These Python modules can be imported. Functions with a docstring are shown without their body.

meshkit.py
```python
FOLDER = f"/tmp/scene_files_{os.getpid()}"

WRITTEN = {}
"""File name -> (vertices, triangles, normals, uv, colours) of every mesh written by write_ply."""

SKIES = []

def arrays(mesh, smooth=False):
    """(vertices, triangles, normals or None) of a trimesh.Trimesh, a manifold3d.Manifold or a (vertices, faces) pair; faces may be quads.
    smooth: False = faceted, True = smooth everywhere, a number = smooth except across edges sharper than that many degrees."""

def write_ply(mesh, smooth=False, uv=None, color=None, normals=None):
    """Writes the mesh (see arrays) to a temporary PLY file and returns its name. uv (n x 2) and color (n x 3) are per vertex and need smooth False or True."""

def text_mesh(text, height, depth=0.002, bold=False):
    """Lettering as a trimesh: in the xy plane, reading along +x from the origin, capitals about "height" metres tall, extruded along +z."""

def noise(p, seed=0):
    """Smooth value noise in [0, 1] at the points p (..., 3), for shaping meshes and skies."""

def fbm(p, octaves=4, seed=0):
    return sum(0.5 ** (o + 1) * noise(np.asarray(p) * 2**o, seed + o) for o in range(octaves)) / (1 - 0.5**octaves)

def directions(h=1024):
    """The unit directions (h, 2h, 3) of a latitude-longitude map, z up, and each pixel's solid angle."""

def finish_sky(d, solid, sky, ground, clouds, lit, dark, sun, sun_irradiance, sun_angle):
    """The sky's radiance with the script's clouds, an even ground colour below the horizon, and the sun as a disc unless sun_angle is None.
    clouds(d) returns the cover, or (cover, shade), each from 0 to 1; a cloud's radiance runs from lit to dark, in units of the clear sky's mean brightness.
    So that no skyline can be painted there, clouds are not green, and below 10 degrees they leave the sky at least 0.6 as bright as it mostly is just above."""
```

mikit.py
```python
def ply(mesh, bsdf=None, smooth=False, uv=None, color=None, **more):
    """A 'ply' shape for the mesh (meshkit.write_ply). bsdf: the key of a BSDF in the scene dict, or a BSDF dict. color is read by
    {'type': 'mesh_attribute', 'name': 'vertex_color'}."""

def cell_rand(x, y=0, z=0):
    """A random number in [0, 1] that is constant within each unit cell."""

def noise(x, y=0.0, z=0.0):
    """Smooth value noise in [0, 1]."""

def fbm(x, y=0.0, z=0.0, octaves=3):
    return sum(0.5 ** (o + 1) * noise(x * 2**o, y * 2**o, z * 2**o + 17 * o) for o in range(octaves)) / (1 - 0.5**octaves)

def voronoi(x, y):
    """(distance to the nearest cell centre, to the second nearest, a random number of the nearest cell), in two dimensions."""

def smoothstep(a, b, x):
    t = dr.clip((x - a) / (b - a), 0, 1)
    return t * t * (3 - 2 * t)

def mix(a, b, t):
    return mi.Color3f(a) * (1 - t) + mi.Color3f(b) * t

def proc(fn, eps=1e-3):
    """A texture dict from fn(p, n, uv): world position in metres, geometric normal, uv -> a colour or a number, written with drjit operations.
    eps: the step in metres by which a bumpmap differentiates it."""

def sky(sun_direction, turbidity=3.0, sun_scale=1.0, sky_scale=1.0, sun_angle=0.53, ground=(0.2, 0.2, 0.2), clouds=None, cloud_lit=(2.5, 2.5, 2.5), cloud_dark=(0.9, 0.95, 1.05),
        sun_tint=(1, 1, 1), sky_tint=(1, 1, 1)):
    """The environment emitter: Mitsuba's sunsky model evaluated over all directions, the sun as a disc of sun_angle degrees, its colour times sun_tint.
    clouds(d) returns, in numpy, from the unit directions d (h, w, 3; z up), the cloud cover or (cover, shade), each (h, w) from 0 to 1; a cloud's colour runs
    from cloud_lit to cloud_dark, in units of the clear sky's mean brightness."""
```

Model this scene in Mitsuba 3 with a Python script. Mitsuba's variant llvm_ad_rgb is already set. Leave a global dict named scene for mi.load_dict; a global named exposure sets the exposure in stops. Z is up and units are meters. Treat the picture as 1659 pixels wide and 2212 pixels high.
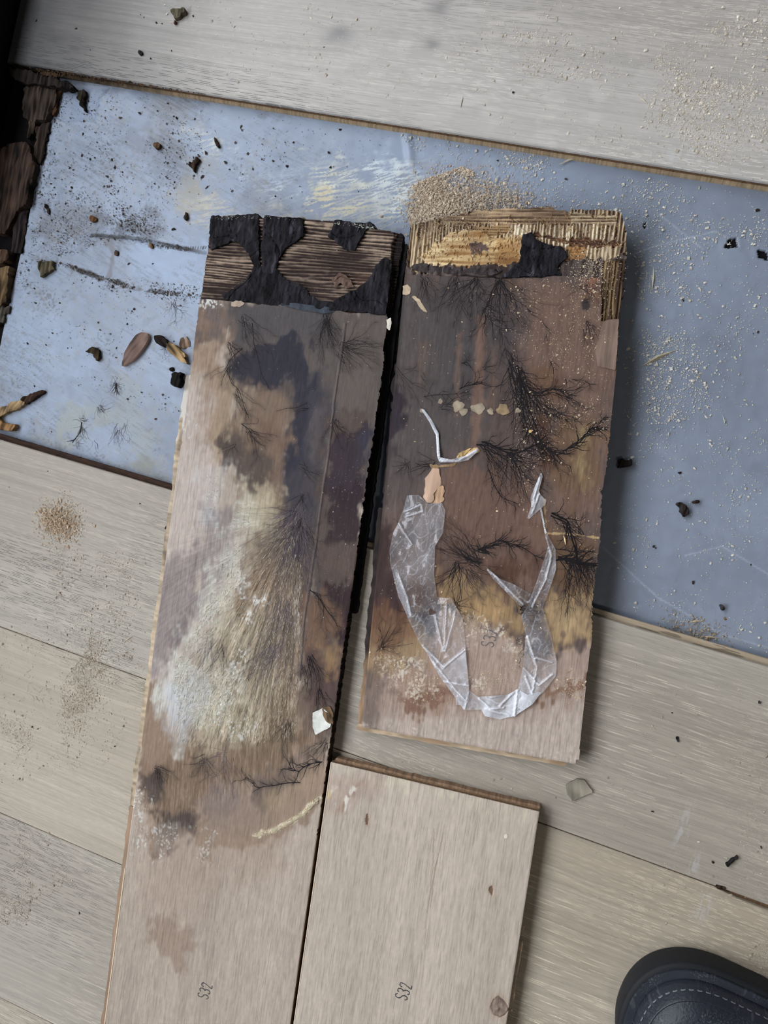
import math
import numpy as np
import trimesh
import shapely
import drjit as dr
import mitsuba as mi
import mikit
import meshkit
from mikit import proc, noise, fbm, cell_rand, smoothstep, mix
from scipy.ndimage import distance_transform_edt as edt, gaussian_filter, map_coordinates, maximum_filter
from scipy.spatial.transform import Rotation
from shapely.geometry import Polygon, LineString

T = mi.ScalarTransform4f
scene, labels = {}, {}
rng = np.random.default_rng(7)

# ------------------------------------------------------------------ camera, light, exposure
FOCAL = 1600.0
CAM_R = Rotation.from_rotvec([-0.042002, 0.231138, 0.265665]).as_matrix()
CAM_P = np.array([0.406458, 0.084812, 0.661759])
exposure = 0.11
WINDOW_RADIANCE = (5.2, 5.46, 5.85)
LAMP_RADIANCE = (40.0, 37.0, 33.0)
scene['camera'] = {'type': 'perspective', 'fov_axis': 'x', 'fov': math.degrees(2 * math.atan(829.5 / FOCAL)), 'near_clip': 0.01, 'far_clip': 50.0,
                   'to_world': T().look_at(CAM_P.tolist(), (CAM_P - CAM_R[:, 2]).tolist(), CAM_R[:, 1].tolist())}


def at(px, z=0.0):
    """Where the ray through pixels of the 1659 x 2212 frame meets the level z: the survey that gives things their places."""
    px = np.atleast_2d(np.asarray(px, float))
    d = np.c_[(px[:, 0] - 829.5) / FOCAL, -(px[:, 1] - 1106) / FOCAL, -np.ones(len(px))] @ CAM_R.T
    return (CAM_P + d * ((z - CAM_P[2]) / d[:, 2])[:, None])[:, :2]


# ------------------------------------------------------------------ helpers
def lin(c):
    c = np.asarray(c, float) / 255.0
    return np.where(c <= 0.04045, c / 12.92, ((c + 0.055) / 1.055) ** 2.4)


def rgb(c):
    return {'type': 'rgb', 'value': [float(v) for v in lin(c)]}


def sm(a, b, x):
    t = np.clip((x - a) / (b - a), 0, 1)
    return t * t * (3 - 2 * t)


def numbered(key):
    if key not in scene and key not in labels and not any(k.startswith(key + '__') for k in scene):
        return key
    i = 1
    while f'{key}_{i:03d}' in scene or f'{key}_{i:03d}' in labels or any(k.startswith(f'{key}_{i:03d}__') for k in scene):
        i += 1
    return f'{key}_{i:03d}'


def tag(key, label=None, cat=None, group=None, kind=None):
    d = {}
    for k, v in (('label', label), ('category', cat), ('group', group), ('kind', kind)):
        if v:
            d[k] = v
    if d:
        labels[key] = {**labels.get(key, {}), **d}
    return key


def thing(name, label, cat=None, group=None, kind=None):
    key = numbered(name)
    labels[key] = {}
    return tag(key, label, cat, group, kind)


def obj(name, mesh, bsdf, parent=None, smooth=False, color=None, label=None, cat=None, group=None, kind=None, **more):
    key = numbered(f'{parent}__{name}' if parent else name)
    if color is not None and np.ndim(color) == 1:
        v = mesh[0] if isinstance(mesh, tuple) else mesh.vertices
        color = np.tile(color, (len(v), 1))
    scene[key] = mikit.ply(mesh, bsdf, smooth=smooth, color=color, **more)
    tag(key, label, cat, group, kind)
    return key


def box(x0, x1, y0, y1, z0, z1):
    m = trimesh.creation.box((x1 - x0, y1 - y0, z1 - z0))
    m.apply_translation(((x0 + x1) / 2, (y0 + y1) / 2, (z0 + z1) / 2))
    return m


VC = {'type': 'mesh_attribute', 'name': 'vertex_color'}


def principled(col, rough=0.7, spec=0.3, **k):
    return {'type': 'twosided', 'bsdf': {'type': 'principled', 'base_color': col, 'roughness': rough, 'specular': spec, **k}}


def bumped(b, fn, scale, eps=3e-4):
    return {'type': 'twosided', 'bsdf': {'type': 'bumpmap', 'arbitrary': proc(fn, eps), 'scale': scale, 'bsdf': b['bsdf']}}


class Face:
    """A rectangular grid in the plane: u along n, v along e, with painted colour C and relief H above the level z."""

    def __init__(s, a, corner, w, l, step, z):
        s.n, s.e = np.array([math.cos(a), math.sin(a)]), np.array([-math.sin(a), math.cos(a)])
        s.o, s.step, s.z = np.asarray(corner, float), step, z
        s.u = np.arange(int(round(w / step)) + 1) * step
        s.v = np.arange(int(round(l / step)) + 1) * step
        s.U, s.V = np.meshgrid(s.u, s.v)
        s.shape = s.U.shape
        s.C = np.ones(s.shape + (3,)) * 0.5
        s.H = np.zeros(s.shape)
        s.cache = {}
        s.seed = int(abs(corner[0] * 1e4)) + int(abs(corner[1] * 1e4))

    def loc(s, px, z=None):
        q = at(px, s.z if z is None else z) - s.o
        return np.stack([q @ s.n, q @ s.e], 1)

    def world(s, uv):
        return s.o + uv[..., :1] * s.n + uv[..., 1:2] * s.e

    def g(s, su, sv, seed=0):
        """Random relief, smoothed over su x sv metres, with mean 0 and deviation 1."""
        k = (su, sv, seed)
        if k not in s.cache:
            r = np.random.default_rng(seed * 131 + s.seed)
            a, b = sv / s.step, su / s.step
            fa, fb = max(1.0, a / 3), max(1.0, b / 3)
            sh = (int(s.shape[0] / fa) + 8, int(s.shape[1] / fb) + 8)
            f = gaussian_filter(r.standard_normal(sh), (a / fa, b / fb))
            if fa > 1 or fb > 1:
                yy = np.linspace(3, 3 + s.shape[0] / fa, s.shape[0])
                xx = np.linspace(3, 3 + s.shape[1] / fb, s.shape[1])
                f = map_coordinates(f, np.meshgrid(yy, xx, indexing='ij'), order=1, mode='nearest')
            f = f[:s.shape[0], :s.shape[1]]
            s.cache[k] = (f - f.mean()) / f.std()
        return s.cache[k]

    def sd_local(s, poly, pad=0.03):
        p = poly if isinstance(poly, shapely.Geometry) else Polygon(poly)
        if not p.is_valid:
            p = p.buffer(0)
        x0, y0, x1, y1 = p.bounds
        i0, i1 = max(0, int((y0 - pad) / s.step)), min(s.shape[0], int((y1 + pad) / s.step) + 2)
        j0, j1 = max(0, int((x0 - pad) / s.step)), min(s.shape[1], int((x1 + pad) / s.step) + 2)
        out = np.full(s.shape, -pad)
        if i1 <= i0 or j1 <= j0:
            return out
        shapely.prepare(p)
        m = shapely.contains_xy(p, s.U[i0:i1, j0:j1], s.V[i0:i1, j0:j1])
        m = np.pad(m, 1, mode='edge')
        d = (edt(m) - edt(~m)) * s.step
        out[i0:i1, j0:j1] = np.maximum(d[1:-1, 1:-1], -pad)
        return out

    def sd(s, px):
        return s.sd_local(s.loc(px))

    def near(s, px, r=0.03):
        """Distance to a line through pixels."""
        return s.near_local(s.loc(px), r)

    def near_local(s, p, r=0.03):
        ls = LineString(p)
        q = np.array([ls.interpolate(t).coords[0] for t in np.arange(0, ls.length, s.step * 0.7)])
        m = np.ones(s.shape, bool)
        i, j = np.round(q[:, 1] / s.step).astype(int), np.round(q[:, 0] / s.step).astype(int)
        ok = (i >= 0) & (j >= 0) & (i < s.shape[0]) & (j < s.shape[1])
        if not ok.any():
            return np.full(s.shape, r)
        m[i[ok], j[ok]] = False
        return edt(m) * s.step

    def lay(s, px, col, soft=2.0, amp=3.0, op=1.0, su=4.0, sv=8.0, seed=1, mask=None):
        """A stain: soft edge (mm), edge wander (mm) of grain su x sv (mm)."""
        sv = min(sv, 1.7 * su)
        n = 0.62 * s.g(su * 1e-3, sv * 1e-3, seed) + 0.14 * s.g(0.0006, 0.0032, seed + 50) + 0.26 * s.g(0.0013, 0.0017, seed + 51)
        n = np.clip(n, -1.5, 1.5)
        soft *= 1.25
        m = sm(-soft * 1e-3, soft * 1e-3, s.sd(px) + amp * 1e-3 * n) * op
        if mask is not None:
            m = m * mask
        s.C = s.C * (1 - m[..., None]) + lin(col) * m[..., None]
        return m

    def blend(s, m, col):
        m = np.clip(m, 0, 1)[..., None]
        s.C = s.C * (1 - m) + lin(col) * m

    def rot(s, deg, along, across, seed=0):
        """Brushed noise from 0 to 1, in strokes of the given length and width (metres) at an angle."""
        a = math.radians(deg)
        x, y = s.U * math.cos(a) + s.V * math.sin(a), -s.U * math.sin(a) + s.V * math.cos(a)
        return 0.65 * meshkit.noise(np.stack([x / along, y / across, np.zeros_like(x)], -1), seed) + 0.35 * meshkit.noise(np.stack([x * 2.3 / along, y * 2.1 / across, np.ones_like(x)], -1), seed)

    def polar(s, px, fa=60.0, fr=40.0, seed=0):
        """Noise in rays from a point."""
        c = s.loc(px)[0]
        du, dv = s.U - c[0], s.V - c[1]
        return meshkit.noise(np.stack([np.arctan2(dv, du) * fa, np.hypot(du, dv) * fr, np.zeros_like(du)], -1), seed)

    def mesh(s, mask, zb, wall=None, levels=2, rows=None, cols=None, snap=None, skirt=True):
        """(vertices, faces), colours: the relief's top over the mask, and walls down to the level zb. wall(t, uv) gives the walls' colour."""
        rows = np.arange(s.shape[0]) if rows is None else rows
        cols = np.arange(s.shape[1]) if cols is None else cols
        ix = np.ix_(rows, cols)
        m, U, V, Z, C = mask[ix], s.U[ix].copy(), s.V[ix].copy(), s.z + s.H[ix], s.C[ix]
        nr, nc = m.shape
        q = m[:-1, :-1] & m[1:, :-1] & m[:-1, 1:] & m[1:, 1:]
        I = np.arange(nr * nc).reshape(nr, nc)
        a, b, c, d = I[:-1, :-1][q], I[:-1, 1:][q], I[1:, 1:][q], I[1:, :-1][q]
        f = np.vstack([np.c_[a, b, c], np.c_[a, c, d]])
        edges = np.vstack([np.c_[a, b], np.c_[b, c], np.c_[c, d], np.c_[d, a]])
        key = np.sort(edges, 1)
        code = key[:, 0].astype(np.int64) * (nr * nc) + key[:, 1]
        _, inv, cnt = np.unique(code, return_inverse=True, return_counts=True)
        be = edges[cnt[inv] == 1]
        Uf, Vf = U.ravel(), V.ravel()
        if snap is not None:
            bv = np.unique(be)
            pts = shapely.points(Uf[bv], Vf[bv])
            line = snap.exterior if hasattr(snap, 'exterior') else snap
            on = shapely.line_interpolate_point(line, shapely.line_locate_point(line, pts))
            xy = shapely.get_coordinates(on)
            Uf[bv], Vf[bv] = xy[:, 0], xy[:, 1]
        used = np.unique(f)
        re = np.full(nr * nc, -1)
        re[used] = np.arange(len(used))
        W = s.world(np.stack([Uf, Vf], -1))
        v = np.c_[W, Z.ravel()][used]
        col = C.reshape(-1, 3)[used]
        f = re[f]
        if skirt:
            bv = np.unique(be)
            rb = np.full(nr * nc, -1)
            rb[bv] = np.arange(len(bv))
            base, k = len(v), len(bv)
            vs, cs, fs = [v], [col], [f]
            zt = Z.ravel()[bv]
            for L in range(levels):
                t = L / (levels - 1)
                vs.append(np.c_[W[bv], zt * (1 - t) + zb * t])
                cs.append(np.asarray(wall(t, np.stack([Uf[bv], Vf[bv]], -1)) if wall else C.reshape(-1, 3)[bv] * 0.7) * np.ones((k, 1)))
                if L:
                    p0, p1 = base + (L - 1) * k, base + L * k
                    e0, e1 = rb[be[:, 0]], rb[be[:, 1]]
                    fs += [np.c_[e0 + p0, e0 + p1, e1 + p1], np.c_[e0 + p0, e1 + p1, e1 + p0]]
            v, col, f = np.vstack(vs), np.vstack(cs), np.vstack(fs)
        return (v, f), np.clip(col, 0, 1)


def slab(name, px, z, thick, bsdf, hf=None, cf=None, step=0.0006, a=0.0, parent=None, wall=None, jag=0.0, smooth=True, snap=True, levels=2, seed=0, local=None, **lab):
    """A thin piece with its own outline: hf(face, depth) its relief, cf(face, depth) its colours."""
    w = local if local is not None else at(px, z)
    n, e = np.array([math.cos(a), math.sin(a)]), np.array([-math.sin(a), math.cos(a)])
    q = np.stack([w @ n, w @ e], 1)
    lo = q.min(0) - 2 * step
    F = Face(a, n * lo[0] + e * lo[1], *(q.max(0) - lo + 2 * step), step, z)
    F.seed += seed * 977
    poly = Polygon(q - lo)
    if not poly.is_valid:
        poly = poly.buffer(0)
        poly = max(getattr(poly, 'geoms', [poly]), key=lambda g: g.area)
    if jag:
        L = poly.exterior.length
        t = np.arange(0, L, step * 1.5)
        pts = shapely.get_coordinates(shapely.line_interpolate_point(poly.exterior, t))
        r = np.random.default_rng(seed + 5)
        j = gaussian_filter(r.standard_normal((len(t), 2)), (1.2, 0), mode='wrap') * 2 + gaussian_filter(r.standard_normal((len(t), 2)), (5, 0), mode='wrap') * 4
        poly = Polygon(pts + j * jag).buffer(0)
        poly = max(getattr(poly, 'geoms', [poly]), key=lambda g: g.area)
    d = F.sd_local(poly)
    F.H = np.zeros(F.shape) if hf is None else hf(F, d)
    if cf is not None:
        F.C = cf(F, d)
    m = d > -step * 0.4
    mesh, col = F.mesh(m, z - thick, wall, levels, snap=poly if snap else None)
    if len(mesh[1]) == 0:
        raise ValueError(name)
    if bsdf == 'plastic_film':
        return obj(name, mesh, bsdf, parent, smooth=smooth, uv=col[:, :2], **lab)
    return obj(name, mesh, bsdf, parent, smooth=smooth, color=col, **lab)


def solid(col, var=0.12, su=0.0006, sv=0.004, seed=0):
    return lambda F, d: lin(col) * np.clip(1 + var * F.g(su, sv, seed), 0.2, 2.5)[..., None]


# ------------------------------------------------------------------ materials
def grain_bump(p, n, uv):
    a = p.x * 0.9925 + p.y * 0.122
    b = -p.x * 0.122 + p.y * 0.9925
    return fbm(a * 1500, b * 90, 0, 2)


def char_bump(p, n, uv):
    return fbm(p.x * 900, p.y * 900, p.z * 900, 3)


def grain_line(p, n, uv):
    a = p.x * 0.9925 + p.y * 0.122
    b = -p.x * 0.122 + p.y * 0.9925
    w = 0.0006 * (noise(a * 60, b * 25) - 0.5)
    f = noise((a + w) * 2100, b * 60) * 0.65 + noise((a + w) * 1300, b * 130, 3) * 0.35
    return 0.26 * smoothstep(0.45, 0.85, f)


scene['ply_veneer'] = {'type': 'blendbsdf', 'weight': proc(grain_line), 'bsdf_0': bumped(principled(VC, 0.78, 0.12), grain_bump, 0.00006),
                       'bsdf_1': principled(rgb((78, 64, 57)), 0.8, 0.1)}
scene['rot_wood'] = bumped(principled(VC, 0.85, 0.2), char_bump, 0.0004)
scene['char'] = bumped(principled(VC, 0.75, 0.12), char_bump, 0.0011)
scene['raw_wood'] = principled(VC, 0.75, 0.25)
scene['fibre'] = {'type': 'twosided', 'bsdf': {'type': 'diffuse', 'reflectance': VC}}
scene['sheet_foam'] = principled(VC, 0.42, 0.4)
scene['plastic_film'] = {'type': 'blendbsdf', 'weight': proc(lambda p, n, uv: uv.x), 'bsdf_0': {'type': 'thindielectric', 'int_ior': 1.35},
                         'bsdf_1': {'type': 'twosided', 'bsdf': {'type': 'roughplastic', 'diffuse_reflectance': rgb((232, 234, 240)), 'alpha': 0.18}}}
scene['black_rubber'] = principled(rgb((34, 36, 40)), 0.6, 0.3)
scene['grey_paint'] = principled(rgb((95, 93, 90)), 0.8, 0.2)  # room paint darkened to grey so less light bounces into the shadows
scene['black_metal'] = principled(rgb((14, 14, 15)), 0.6, 0.25)
scene['dark_subfloor'] = bumped(principled(rgb((20, 17, 19)), 0.9, 0.1), char_bump, 0.0005)

# ------------------------------------------------------------------ the room
BW = 0.19                      # width of a floor board
XL = -0.2545                   # where the boards end at the sill
ROOM = (-0.65, 3.0, -2.25, 2.42, 2.5)


def oak_fn(tints, blotch=False, knots=(), scuffs=()):
    def oak(p, n, uv):
        x, y = p.x, p.y
        row = dr.floor(y / BW)
        xo = x + row * 3.71
        yw = y + 0.010 * (noise(xo * 3.1, y * 6, row) - 0.5) + 0.0022 * (noise(xo * 17, y * 31, row) - 0.5)
        for kx, ky, kr in knots:
            dx, dy = (x - kx) / (2.2 * kr), (y - ky) / kr
            yw += kr * 0.55 * dy * dr.exp(-(dx * dx + dy * dy) * 0.7)
        f1 = fbm(xo * 14, yw * 1250, row, 2)
        f2 = fbm(xo * 3, yw * 150, row, 3)
        f3 = fbm(xo * 2.3, y * 12, row, 2)
        ring = noise(yw * 420 + 8 * noise(xo * 1.3, y * 9, row + 7), row, xo * 0.6)
        c = mix(tints[0], tints[1], dr.clip(0.5 + 1.5 * (f3 - 0.5), 0, 1))
        c = c * (1 + 0.22 * (f1 - 0.5) + 0.16 * (f2 - 0.5) + 0.16 * (ring - 0.5))
        for lx, ly, pr, gain, s in ((0.015, 0.0015, 0.46, -0.52, 1), (0.009, 0.0011, 0.34, 0.48, 2), (0.020, 0.0015, 0.24, 0.46, 3)):
            r2 = dr.floor(yw / ly)
            cx = xo / lx + cell_rand(r2, row, s) * 9
            on = dr.select(cell_rand(dr.floor(cx), r2, s + row) < pr, 1.0, 0.0) * smoothstep(0.25, 0.75, noise(xo * 5, y * 16, s + row))
            fx, fy = cx - dr.floor(cx), yw / ly - r2
            w = dr.sqrt(dr.maximum(fx * (1 - fx), 0)) * 0.62
            on *= smoothstep(0.0, 0.12, w - dr.abs(fy - 0.5))
            side = smoothstep(0.34, 0.02, x + 0.5 * (noise(xo * 2.1, row) - 0.5))
            c = c * (1 + gain * on * (0.25 + 0.75 * (side if gain < 0 else 1 - side)))
        for kx, ky, kr in knots:
            dx, dy = (x - kx) / (1.7 * kr) + 0.6 * (noise(x * 60, y * 60, 3) - 0.5), (y - ky) / kr + 0.6 * (noise(x * 60, y * 60, 5) - 0.5)
            k = dr.exp(-(dx * dx + dy * dy) * 1.6)
            c = mix(c, lin((112, 110, 112)).tolist(), k * 0.62)
        for kx, ky, rx, ry in scuffs:
            dx, dy = (x - kx) / rx, (y - ky) / ry
            k = dr.exp(-(dx * dx + dy * dy)) * smoothstep(0.35, 0.65, noise(x * 700, y * 160, 8))
            c = mix(c, lin((196, 196, 196)).tolist(), k * 0.38)
        wear = smoothstep(0.62, 0.80, fbm(x * 6, y * 6, 41, 3)) * smoothstep(0.45, 0.7, fbm(x * 55, y * 90, 9, 2))
        c = c * (1 + 0.10 * wear)
        if blotch:  # the board grows darker towards its left end, with an uneven edge
            s_ = smoothstep(0.02, -0.245, x + 0.050 * (fbm(x * 20, y * 28, 2) - 0.5) + 0.012 * (fbm(x * 30, y * 400, 4) - 0.5))
            c = mix(c, lin((34, 35, 40)).tolist(), s_ * 0.92)
        return c
    return oak


def oak_bump(p, n, uv):
    return fbm(p.x * 30, p.y * 900, 0, 2)


SC = lambda *q: tuple((float(at(p)[0, 0]), float(at(p)[0, 1]), rx, ry) for p, rx, ry in q)
for key, t0, t1, st, kn, sc in (('oak_cool', (169, 162, 149), (158, 149, 136), False, (), SC(((1474, 1790), 0.004, 0.018), ((1500, 1870), 0.004, 0.010), ((420, 1930), 0.003, 0.008))),
                            ('oak_mid', (175, 164, 147), (163, 151, 133), False, (), SC(((1520, 1960), 0.005, 0.012), ((215, 1900), 0.003, 0.010), ((180, 1925), 0.006, 0.004))),
                            ('oak_warm', (165, 158, 147), (152, 144, 133), False, (), ()),
                            ('oak_dark_end', (184, 180, 174), (171, 165, 158), True, ((float(at((735, 78))[0, 0]), float(at((735, 78))[0, 1]), 0.010), (float(at((930, 97))[0, 0]), float(at((930, 97))[0, 1]), 0.006), (float(at((948, 20))[0, 0]), float(at((948, 20))[0, 1]), 0.008)), SC(((1455, 335), 0.010, 0.004), ((1495, 325), 0.004, 0.004), ((1520, 350), 0.006, 0.004), ((1405, 335), 0.003, 0.003), ((1445, 345), 0.006, 0.003)))):
    scene[key] = bumped(principled(proc(oak_fn((lin(t0).tolist(), lin(t1).tolist()), st, kn, sc)), 0.5, 0.35), oak_bump, 0.00025)


def edge_fn(dark_left):
    def edge(p, n, uv):
        x = p.x
        layer = smoothstep(-0.0108, -0.0113, p.z)
        c = mix(lin((112, 88, 66)).tolist(), lin((172, 152, 124)).tolist(), layer)
        c = c * (0.62 + 0.75 * fbm(x * 700, p.z * 160, 0, 2))
        rot = smoothstep(dark_left[1], dark_left[0], x + 0.09 * (fbm(x * 18, p.z * 60, 3) - 0.5))
        return mix(c, lin((30, 25, 22)).tolist(), rot * (0.55 + 0.45 * fbm(x * 200, p.z * 200, 6, 2)))
    return edge


scene['core_wood'] = principled(proc(edge_fn((-0.16, 0.02))), 0.85, 0.15)
scene['tongue_wood'] = principled(proc(edge_fn((0.075, 0.085))), 0.8, 0.2)


def tongue_fn(p, n, uv):
    c = mix(lin((186, 170, 148)).tolist(), lin((164, 147, 124)).tolist(), fbm(p.x * 30, p.y * 600, 2, 2))
    crack = smoothstep(0.62, 0.72, fbm(p.x * 40, p.y * 500, 8, 2))
    c = c * (1 - 0.45 * crack)
    rot = smoothstep(0.078, 0.045, p.x + 0.02 * (fbm(p.x * 60, p.y * 80, 3) - 0.5))
    return mix(c, mix(lin((72, 50, 38)).tolist(), lin((40, 29, 25)).tolist(), fbm(p.x * 160, p.y * 700, 1, 2)), rot)


scene['tongue_wood'] = principled(proc(tongue_fn), 0.8, 0.2)


def bevel_board(poly, z0, z1, c):
    """A board from its outline: upright sides and a chamfered top."""
    p = np.asarray(Polygon(poly).normalize().exterior.coords)[:-1][::-1]
    inner = np.asarray(shapely.get_coordinates(Polygon(p).buffer(-c, join_style='mitre', mitre_limit=9).normalize())) if c else p
    k = len(p)
    nb = np.array([inner[np.argmin(np.hypot(*(inner - q).T))] for q in p])
    v = np.vstack([np.c_[p, np.full(k, z0)], np.c_[p, np.full(k, z1 - c)], np.c_[nb, np.full(k, z1)]])
    f = []
    i = np.arange(k)
    j = (i + 1) % k
    for b in (0, k):
        f += [np.c_[i + b, j + b, j + b + k], np.c_[i + b, j + b + k, i + b + k]]
    _, tri = trimesh.creation.triangulate_polygon(Polygon(nb), engine='earcut')
    vt, tri = trimesh.creation.triangulate_polygon(Polygon(nb), engine='earcut')
    m = trimesh.util.concatenate([trimesh.Trimesh(v, np.vstack(f), process=False), trimesh.Trimesh(np.c_[vt, np.full(len(vt), z1)], tri, process=False)])
    m.merge_vertices()
    m.fix_normals()
    return m


floor = thing('floor', 'grey limed oak floor of long boards with a strip of two boards taken up', kind='structure')
G = 0.00035
for row in range(-12, 13):
    y0, y1 = row * BW + G, (row + 1) * BW - G
    x1 = ROOM[1]
    spans = [(XL, x1)] if row not in (0, 1) else [(1.32, x1)]
    mat = {2: 'oak_dark_end', -1: 'oak_cool', -2: 'oak_mid', -3: 'oak_cool'}.get(row, ('oak_warm', 'oak_cool', 'oak_mid')[row % 3])
    for x0, xe in spans:
        poly = [(x0, y0), (xe, y0), (xe, y1), (x0, y1)]
        if row == -2:          # the splintered edge by the frame's right side
            qa, qb = at((1542, 1914))[0], at((1690, 1968))[0]
            poly = [(x0, y0), (xe, y0), (xe, y1), (qb[0] + 0.05, y1), (qb[0], y1 - 0.0036), (qa[0] + 0.02, y1 - 0.0030), (qa[0], y1 - 0.0002), (x0, y1)]
        b = obj('board', bevel_board(poly, -0.0042, 0.0, 0.0006 if row != 2 else 0.0011), mat, floor)
        obj('core', box(x0, xe - 0.002, y0 + (0.0012 if row != 0 else 0), y1 - 0.0004, -0.0148, -0.0042), 'core_wood', b)
        if row == 2:
            obj('groove_lip', box(x0 + 0.035, xe, y0 - 0.0012, y0 + 0.004, -0.0148, -0.0112), 'core_wood', b)
        if row == -1:
            obj('tongue', box(XL + 0.03, 1.31, y1 - 0.001, y1 + 0.0052, -0.0105, -0.0052), 'tongue_wood', b)

obj('subfloor', box(XL - 0.002, 3.0, -2.25, 2.42, -0.06, -0.0165), 'dark_subfloor', label='dark damp subfloor under the boards, bare in the rotted gap beside the underlay', kind='structure')
obj('trim_1', box(-0.649, XL - 0.0035, -2.25, 2.42, -0.06, 0.050), 'black_metal', label='black door sill along the left ends of the floor boards', kind='structure')
wl = thing('wall_left', 'grey wall around the window on the left', kind='structure')
X0, X1, Y0, Y1, ZC = ROOM
WY, WZ = (-1.7, 1.75), (0.60, 1.90)
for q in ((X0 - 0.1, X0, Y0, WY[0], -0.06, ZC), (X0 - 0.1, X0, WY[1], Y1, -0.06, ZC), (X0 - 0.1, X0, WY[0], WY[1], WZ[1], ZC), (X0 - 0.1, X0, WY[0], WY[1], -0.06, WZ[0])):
    obj('panel', box(*q), 'grey_paint', wl)
obj('wall_right', box(X1, X1 + 0.1, Y0, Y1, -0.06, ZC), 'grey_paint', label='plain grey wall on the right', kind='structure')
obj('wall_back', box(X0, X1, Y1, Y1 + 0.1, -0.06, ZC), 'grey_paint', label='plain grey wall beyond the top of the photograph', kind='structure')
obj('wall_front', box(X0, X1, Y0 - 0.1, Y0, -0.06, ZC), 'grey_paint', label='plain grey wall behind the person', kind='structure')
obj('ceiling', box(X0, X1, Y0, Y1, ZC, ZC + 0.1), 'grey_paint', label='plain grey ceiling', kind='structure')
win = thing('window_1', 'wide window bright with daylight', kind='structure')
pane = trimesh.Trimesh([[X0 - 0.05, WY[0], WZ[0]], [X0 - 0.05, WY[1], WZ[0]], [X0 - 0.05, WY[1], WZ[1]], [X0 - 0.05, WY[0], WZ[1]]], [[0, 1, 2], [0, 2, 3]])
obj('pane', pane, 'grey_paint', win, emitter={'type': 'area', 'radiance': {'type': 'rgb', 'value': list(WINDOW_RADIANCE)}})
for q in ((WY[0], WY[0] + 0.05, *WZ), (WY[1] - 0.05, WY[1], *WZ), (WY[0], WY[1], WZ[0], WZ[0] + 0.04), (WY[0], WY[1], WZ[1] - 0.04, WZ[1])):
    obj('frame', box(X0 - 0.045, X0, *q), 'black_metal', win)
lamp = thing('ceiling_lamp', 'small round white ceiling lamp above the person on the right', 'lamp')
LP = np.array([1.35, -0.80, 2.44])
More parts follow.
